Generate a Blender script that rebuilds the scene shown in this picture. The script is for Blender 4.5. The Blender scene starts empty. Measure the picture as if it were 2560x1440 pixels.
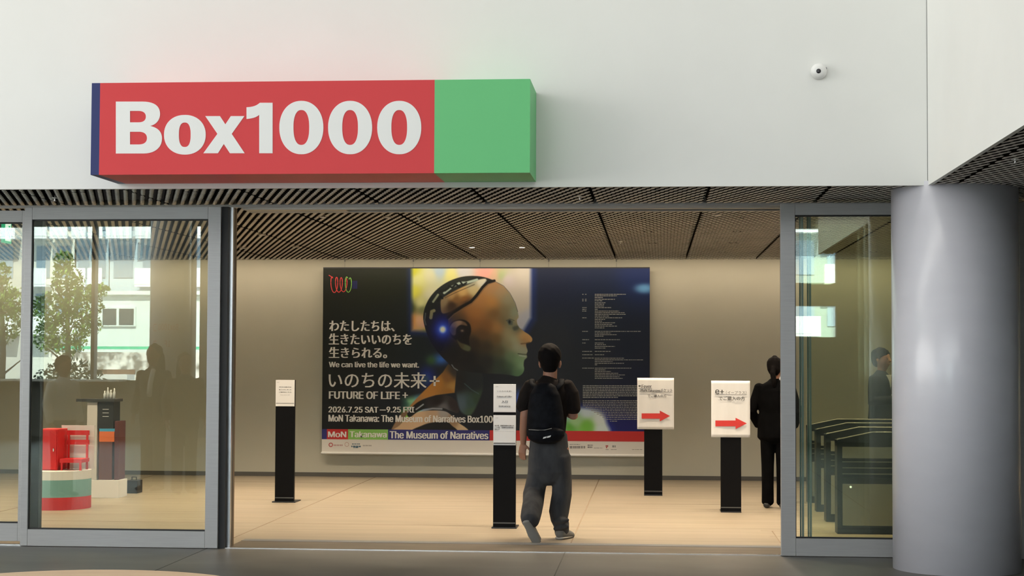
import bpy, bmesh, math, random
import numpy as np
from mathutils import Vector, Matrix
from math import sin, cos, pi, radians

S = bpy.context.scene
COL = S.collection
random.seed(7)
rng = np.random.default_rng(7)

# ------------------------------------------------------------------ camera
F, EYE = 4254.4, 1.6                      # focal length in pixels of a 2560x1440 frame, eye height
YAW, PITCH, ROLL = .0826493, .0409260, .0039060
FW = Vector((-sin(YAW) * cos(PITCH), cos(YAW) * cos(PITCH), sin(PITCH)))
R0 = Vector((cos(YAW), sin(YAW), 0)); U0 = R0.cross(FW)
RT = cos(ROLL) * R0 + sin(ROLL) * U0
UP = -sin(ROLL) * R0 + cos(ROLL) * U0
cam_data = bpy.data.cameras.new('camera')
cam_data.sensor_width = 36; cam_data.lens = 36 * F / 2560
cam_data.clip_end = 500
cam = bpy.data.objects.new('camera', cam_data); COL.objects.link(cam)
m = Matrix((RT, UP, -FW)).transposed().to_4x4(); m.translation = (0, 0, EYE)
cam.matrix_world = m
S.camera = cam

def ray(px, py): return FW * F + RT * (px - 1280) - UP * (py - 720)
def atY(px, py, Y): d = ray(px, py); p = d * (Y / d.y); p.z += EYE; return p      # where a sight line meets a wall plane
def atZ(px, py, Z=0): d = ray(px, py); p = d * ((Z - EYE) / d.z); p.z = Z; return p

# ------------------------------------------------------------------ light, world, exposure
S.view_settings.view_transform = 'Standard'; S.view_settings.look = 'None'
S.view_settings.exposure = 0.0; S.view_settings.gamma = 1.0
S.view_settings.use_curve_mapping = False
S.cycles.max_bounces = 7; S.cycles.diffuse_bounces = 3; S.cycles.glossy_bounces = 4
S.cycles.transparent_max_bounces = 14; S.cycles.transmission_bounces = 4
S.cycles.sample_clamp_indirect = 6.0
S.cycles.use_denoising = True

W = bpy.data.worlds.new('sky'); S.world = W; W.use_nodes = True
bg = W.node_tree.nodes['Background']
bg.inputs[0].default_value = (.76, .88, 1.0, 1); bg.inputs[1].default_value = 8.0

def lamp(name, kind, loc, rot, energy, color=(1, 1, 1), **kw):
    d = bpy.data.lights.new(name, kind); d.energy = energy; d.color = color
    for k, v in kw.items(): setattr(d, k, v)
    o = bpy.data.objects.new(name, d); COL.objects.link(o)
    o.location = loc; o.rotation_euler = rot
    return o

SUN = lamp('sun', 'SUN', (0, 40, 60), (0, 0, 0), 38, (1, .95, .86), angle=.009)
SUN.rotation_euler = Vector((-.10, -.62, -.78)).to_track_quat('-Z', 'Y').to_euler()
# area lamps added for assumed daylight, in front of solid walls and roof
lamp('assumed_left_daylight', 'AREA', (-15.6, 4.0, 4.6), (0, radians(-90), 0), 1550, (1, .985, .95), shape='RECTANGLE', size=7.5, size_y=15)
lamp('assumed_rear_daylight', 'AREA', (-4.5, -4.7, 6.8), (radians(90), 0, 0), 640, (.96, .985, 1), shape='RECTANGLE', size=17, size_y=3.4)
lamp('assumed_top_daylight', 'AREA', (-4.2, 12.0, 8.85), (0, 0, 0), 138, (1, .975, .93), shape='RECTANGLE', size=12, size_y=1.3)

# ------------------------------------------------------------------ helpers
def lin(c):
    f = lambda v: (v / 12.92 if v <= .04045 else ((v + .055) / 1.055) ** 2.4)
    return tuple(f(x / 255) for x in c)

MATS = {}
def mat(name, rgb, rough=.6, metal=0.0, spec=.5, coat=0.0, emit=None, estr=0.0):
    if name in MATS: return MATS[name]
    M = bpy.data.materials.new(name); M.use_nodes = True
    b = M.node_tree.nodes['Principled BSDF']
    b.inputs['Base Color'].default_value = (*rgb, 1)
    b.inputs['Roughness'].default_value = rough; b.inputs['Metallic'].default_value = metal
    b.inputs['Specular IOR Level'].default_value = spec
    b.inputs['Coat Weight'].default_value = coat
    if emit: b.inputs['Emission Color'].default_value = (*emit, 1); b.inputs['Emission Strength'].default_value = estr
    MATS[name] = M
    return M

def noise_mat(name, c0, c1, scale=(1, 1, 1), nscale=5, detail=4, rough=.6, bump=0.0, spec=.5, metal=0, lo=.35, hi=.65, coat=0, rvar=0):
    M = mat(name, c0, rough, metal, spec, coat)
    t = M.node_tree; N, L = t.nodes, t.links; b = N['Principled BSDF']
    tc = N.new('ShaderNodeTexCoord'); mp = N.new('ShaderNodeMapping'); mp.inputs['Scale'].default_value = scale
    nz = N.new('ShaderNodeTexNoise'); nz.inputs['Scale'].default_value = nscale; nz.inputs['Detail'].default_value = detail
    cr = N.new('ShaderNodeValToRGB')
    cr.color_ramp.elements[0].position = lo; cr.color_ramp.elements[1].position = hi
    cr.color_ramp.elements[0].color = (*c0, 1); cr.color_ramp.elements[1].color = (*c1, 1)
    L.new(tc.outputs['Object'], mp.inputs[0]); L.new(mp.outputs[0], nz.inputs['Vector'])
    L.new(nz.outputs['Fac'], cr.inputs[0]); L.new(cr.outputs[0], b.inputs['Base Color'])
    if bump:
        bp = N.new('ShaderNodeBump'); bp.inputs['Strength'].default_value = bump; bp.inputs['Distance'].default_value = .01
        L.new(nz.outputs['Fac'], bp.inputs['Height']); L.new(bp.outputs[0], b.inputs['Normal'])
    return M

def glass_mat(name, tint, ior):
    M = bpy.data.materials.new(name); M.use_nodes = True
    t = M.node_tree; N, L = t.nodes, t.links; N.clear()
    out = N.new('ShaderNodeOutputMaterial'); mx = N.new('ShaderNodeMixShader'); fr = N.new('ShaderNodeFresnel')
    fr.inputs[0].default_value = ior
    tr = N.new('ShaderNodeBsdfTransparent'); tr.inputs[0].default_value = (*tint, 1)
    gl = N.new('ShaderNodeBsdfGlossy'); gl.inputs['Roughness'].default_value = 0.0; gl.inputs[0].default_value = (.90, 1.0, .98, 1)
    L.new(fr.outputs[0], mx.inputs[0]); L.new(tr.outputs[0], mx.inputs[1]); L.new(gl.outputs[0], mx.inputs[2])
    L.new(mx.outputs[0], out.inputs[0])
    return M

def obj(name, me, material=None, parent=None, kind=None):
    o = bpy.data.objects.new(name, me); COL.objects.link(o)
    if material is not None and not me.materials:
        for x in (material if isinstance(material, (list, tuple)) else [material]): me.materials.append(x)
    if parent is not None: o.parent = parent
    if kind: o['kind'] = kind
    return o

def from_bm(name, bm, material, parent=None, kind=None, smooth=False):
    bmesh.ops.recalc_face_normals(bm, faces=bm.faces[:])
    me = bpy.data.meshes.new(name); bm.to_mesh(me); bm.free()
    if smooth: me.polygons.foreach_set('use_smooth', [True] * len(me.polygons))
    return obj(name, me, material, parent, kind)

def tag(o, label, cat, group=None):
    o['label'] = label; o['category'] = cat
    if group: o['group'] = group
    return o

def thing(name, label, cat, loc=(0, 0, 0), rz=0, group=None):
    o = bpy.data.objects.new(name, None); COL.objects.link(o); o.empty_display_size = .1
    o.location = loc; o.rotation_euler = (0, 0, rz)
    return tag(o, label, cat, group)

def bx(bm, x0, y0, z0, x1, y1, z1, mi=0):
    v = [bm.verts.new((x, y, z)) for z in (z0, z1) for y in (y0, y1) for x in (x0, x1)]
    for f in ((0, 2, 3, 1), (4, 5, 7, 6), (0, 1, 5, 4), (2, 6, 7, 3), (0, 4, 6, 2), (1, 3, 7, 5)):
        bm.faces.new([v[i] for i in f]).material_index = mi

def boxes(name, lst, material, parent=None, kind=None, bevel=0.0):
    bm = bmesh.new()
    for b in lst: bx(bm, *b)
    if bevel:
        bmesh.ops.bevel(bm, geom=bm.edges[:], offset=bevel, segments=2, affect='EDGES', profile=.7)
    return from_bm(name, bm, material, parent, kind)

def prism(bm, poly, axis, a, b):
    """poly in the two remaining axes, extruded along axis from a to b"""
    def mk(p, t): return {'x': (t, p[0], p[1]), 'y': (p[0], t, p[1]), 'z': (p[0], p[1], t)}[axis]
    A = [bm.verts.new(mk(p, a)) for p in poly]; B = [bm.verts.new(mk(p, b)) for p in poly]
    bm.faces.new(A); bm.faces.new(B)
    for i in range(len(poly)):
        j = (i + 1) % len(poly); bm.faces.new((A[i], A[j], B[j], B[i]))

def lathe(bm, prof, c=(0, 0, 0), n=48, axis='z'):
    rings = []
    for r, h in prof:
        ring = []
        for i in range(n):
            a = 2 * pi * i / n
            q = (r * cos(a), r * sin(a), h) if axis == 'z' else (r * cos(a), h, r * sin(a))
            ring.append(bm.verts.new((q[0] + c[0], q[1] + c[1], q[2] + c[2])))
        rings.append(ring)
    for A, B in zip(rings, rings[1:]):
        for i in range(n): bm.faces.new((A[i], A[(i + 1) % n], B[(i + 1) % n], B[i]))
    bm.faces.new(rings[0]); bm.faces.new(rings[-1])

def tube(bm, pts, rad, ref=(1, 0, 0), n=14, cap=True):
    """closed tube along pts; rad items are r or (ra along ref, rb across)"""
    P = [Vector(p) for p in pts]; ref = Vector(ref)
    rad = [(r, r) if not isinstance(r, tuple) else r for r in rad]
    rings = []
    for i, p in enumerate(P):
        t = (P[min(i + 1, len(P) - 1)] - P[max(i - 1, 0)]).normalized()
        a = ref - t * t.dot(ref)
        if a.length < 1e-3: a = t.orthogonal()
        a.normalize(); b = t.cross(a)
        def ring(q, s):
            return [bm.verts.new(q + a * (cos(2 * pi * k / n) * rad[i][0] * s) + b * (sin(2 * pi * k / n) * rad[i][1] * s)) for k in range(n)]
        rm = min(rad[i])
        if cap and i == 0:
            rings.append(ring(p - t * rm * .55, .45)); rings.append(ring(p - t * rm * .3, .8))
        rings.append(ring(p, 1))
        if cap and i == len(P) - 1:
            rings.append(ring(p + t * rm * .3, .8)); rings.append(ring(p + t * rm * .55, .45))
    for A, B in zip(rings, rings[1:]):
        for k in range(n): bm.faces.new((A[k], A[(k + 1) % n], B[(k + 1) % n], B[k]))
    bm.faces.new(rings[0]); bm.faces.new(rings[-1])

def fuse(name, bm, voxel, material, parent, smooth=4, fac=.5):
    """joins overlapping closed shells into one continuous skin"""
    bmesh.ops.recalc_face_normals(bm, faces=bm.faces[:])
    me = bpy.data.meshes.new(name); bm.to_mesh(me); bm.free()
    o = bpy.data.objects.new('tmp', me); COL.objects.link(o)
    r = o.modifiers.new('r', 'REMESH'); r.mode = 'VOXEL'; r.voxel_size = voxel; r.use_smooth_shade = True
    if smooth:
        s = o.modifiers.new('s', 'SMOOTH'); s.iterations = smooth; s.factor = fac
    bpy.context.view_layer.update()
    m2 = bpy.data.meshes.new_from_object(o.evaluated_get(bpy.context.evaluated_depsgraph_get()))
    bpy.data.objects.remove(o); bpy.data.meshes.remove(me)
    m2.name = name; m2.materials.clear()
    m2.polygons.foreach_set('use_smooth', [True] * len(m2.polygons))
    return obj(name, m2, material, parent)

def embolden(me, heavy):
    bm = bmesh.new(); bm.from_mesh(me); v0 = bm.verts[:]; f0 = bm.faces[:]
    for k, dx in enumerate((-heavy, heavy)):
        g = bmesh.ops.duplicate(bm, geom=v0 + f0)
        for q in g['geom']:
            if isinstance(q, bmesh.types.BMVert): q.co.x += dx; q.co.y -= .00025 * (k + 1)
    bm.to_mesh(me); bm.free()

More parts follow.
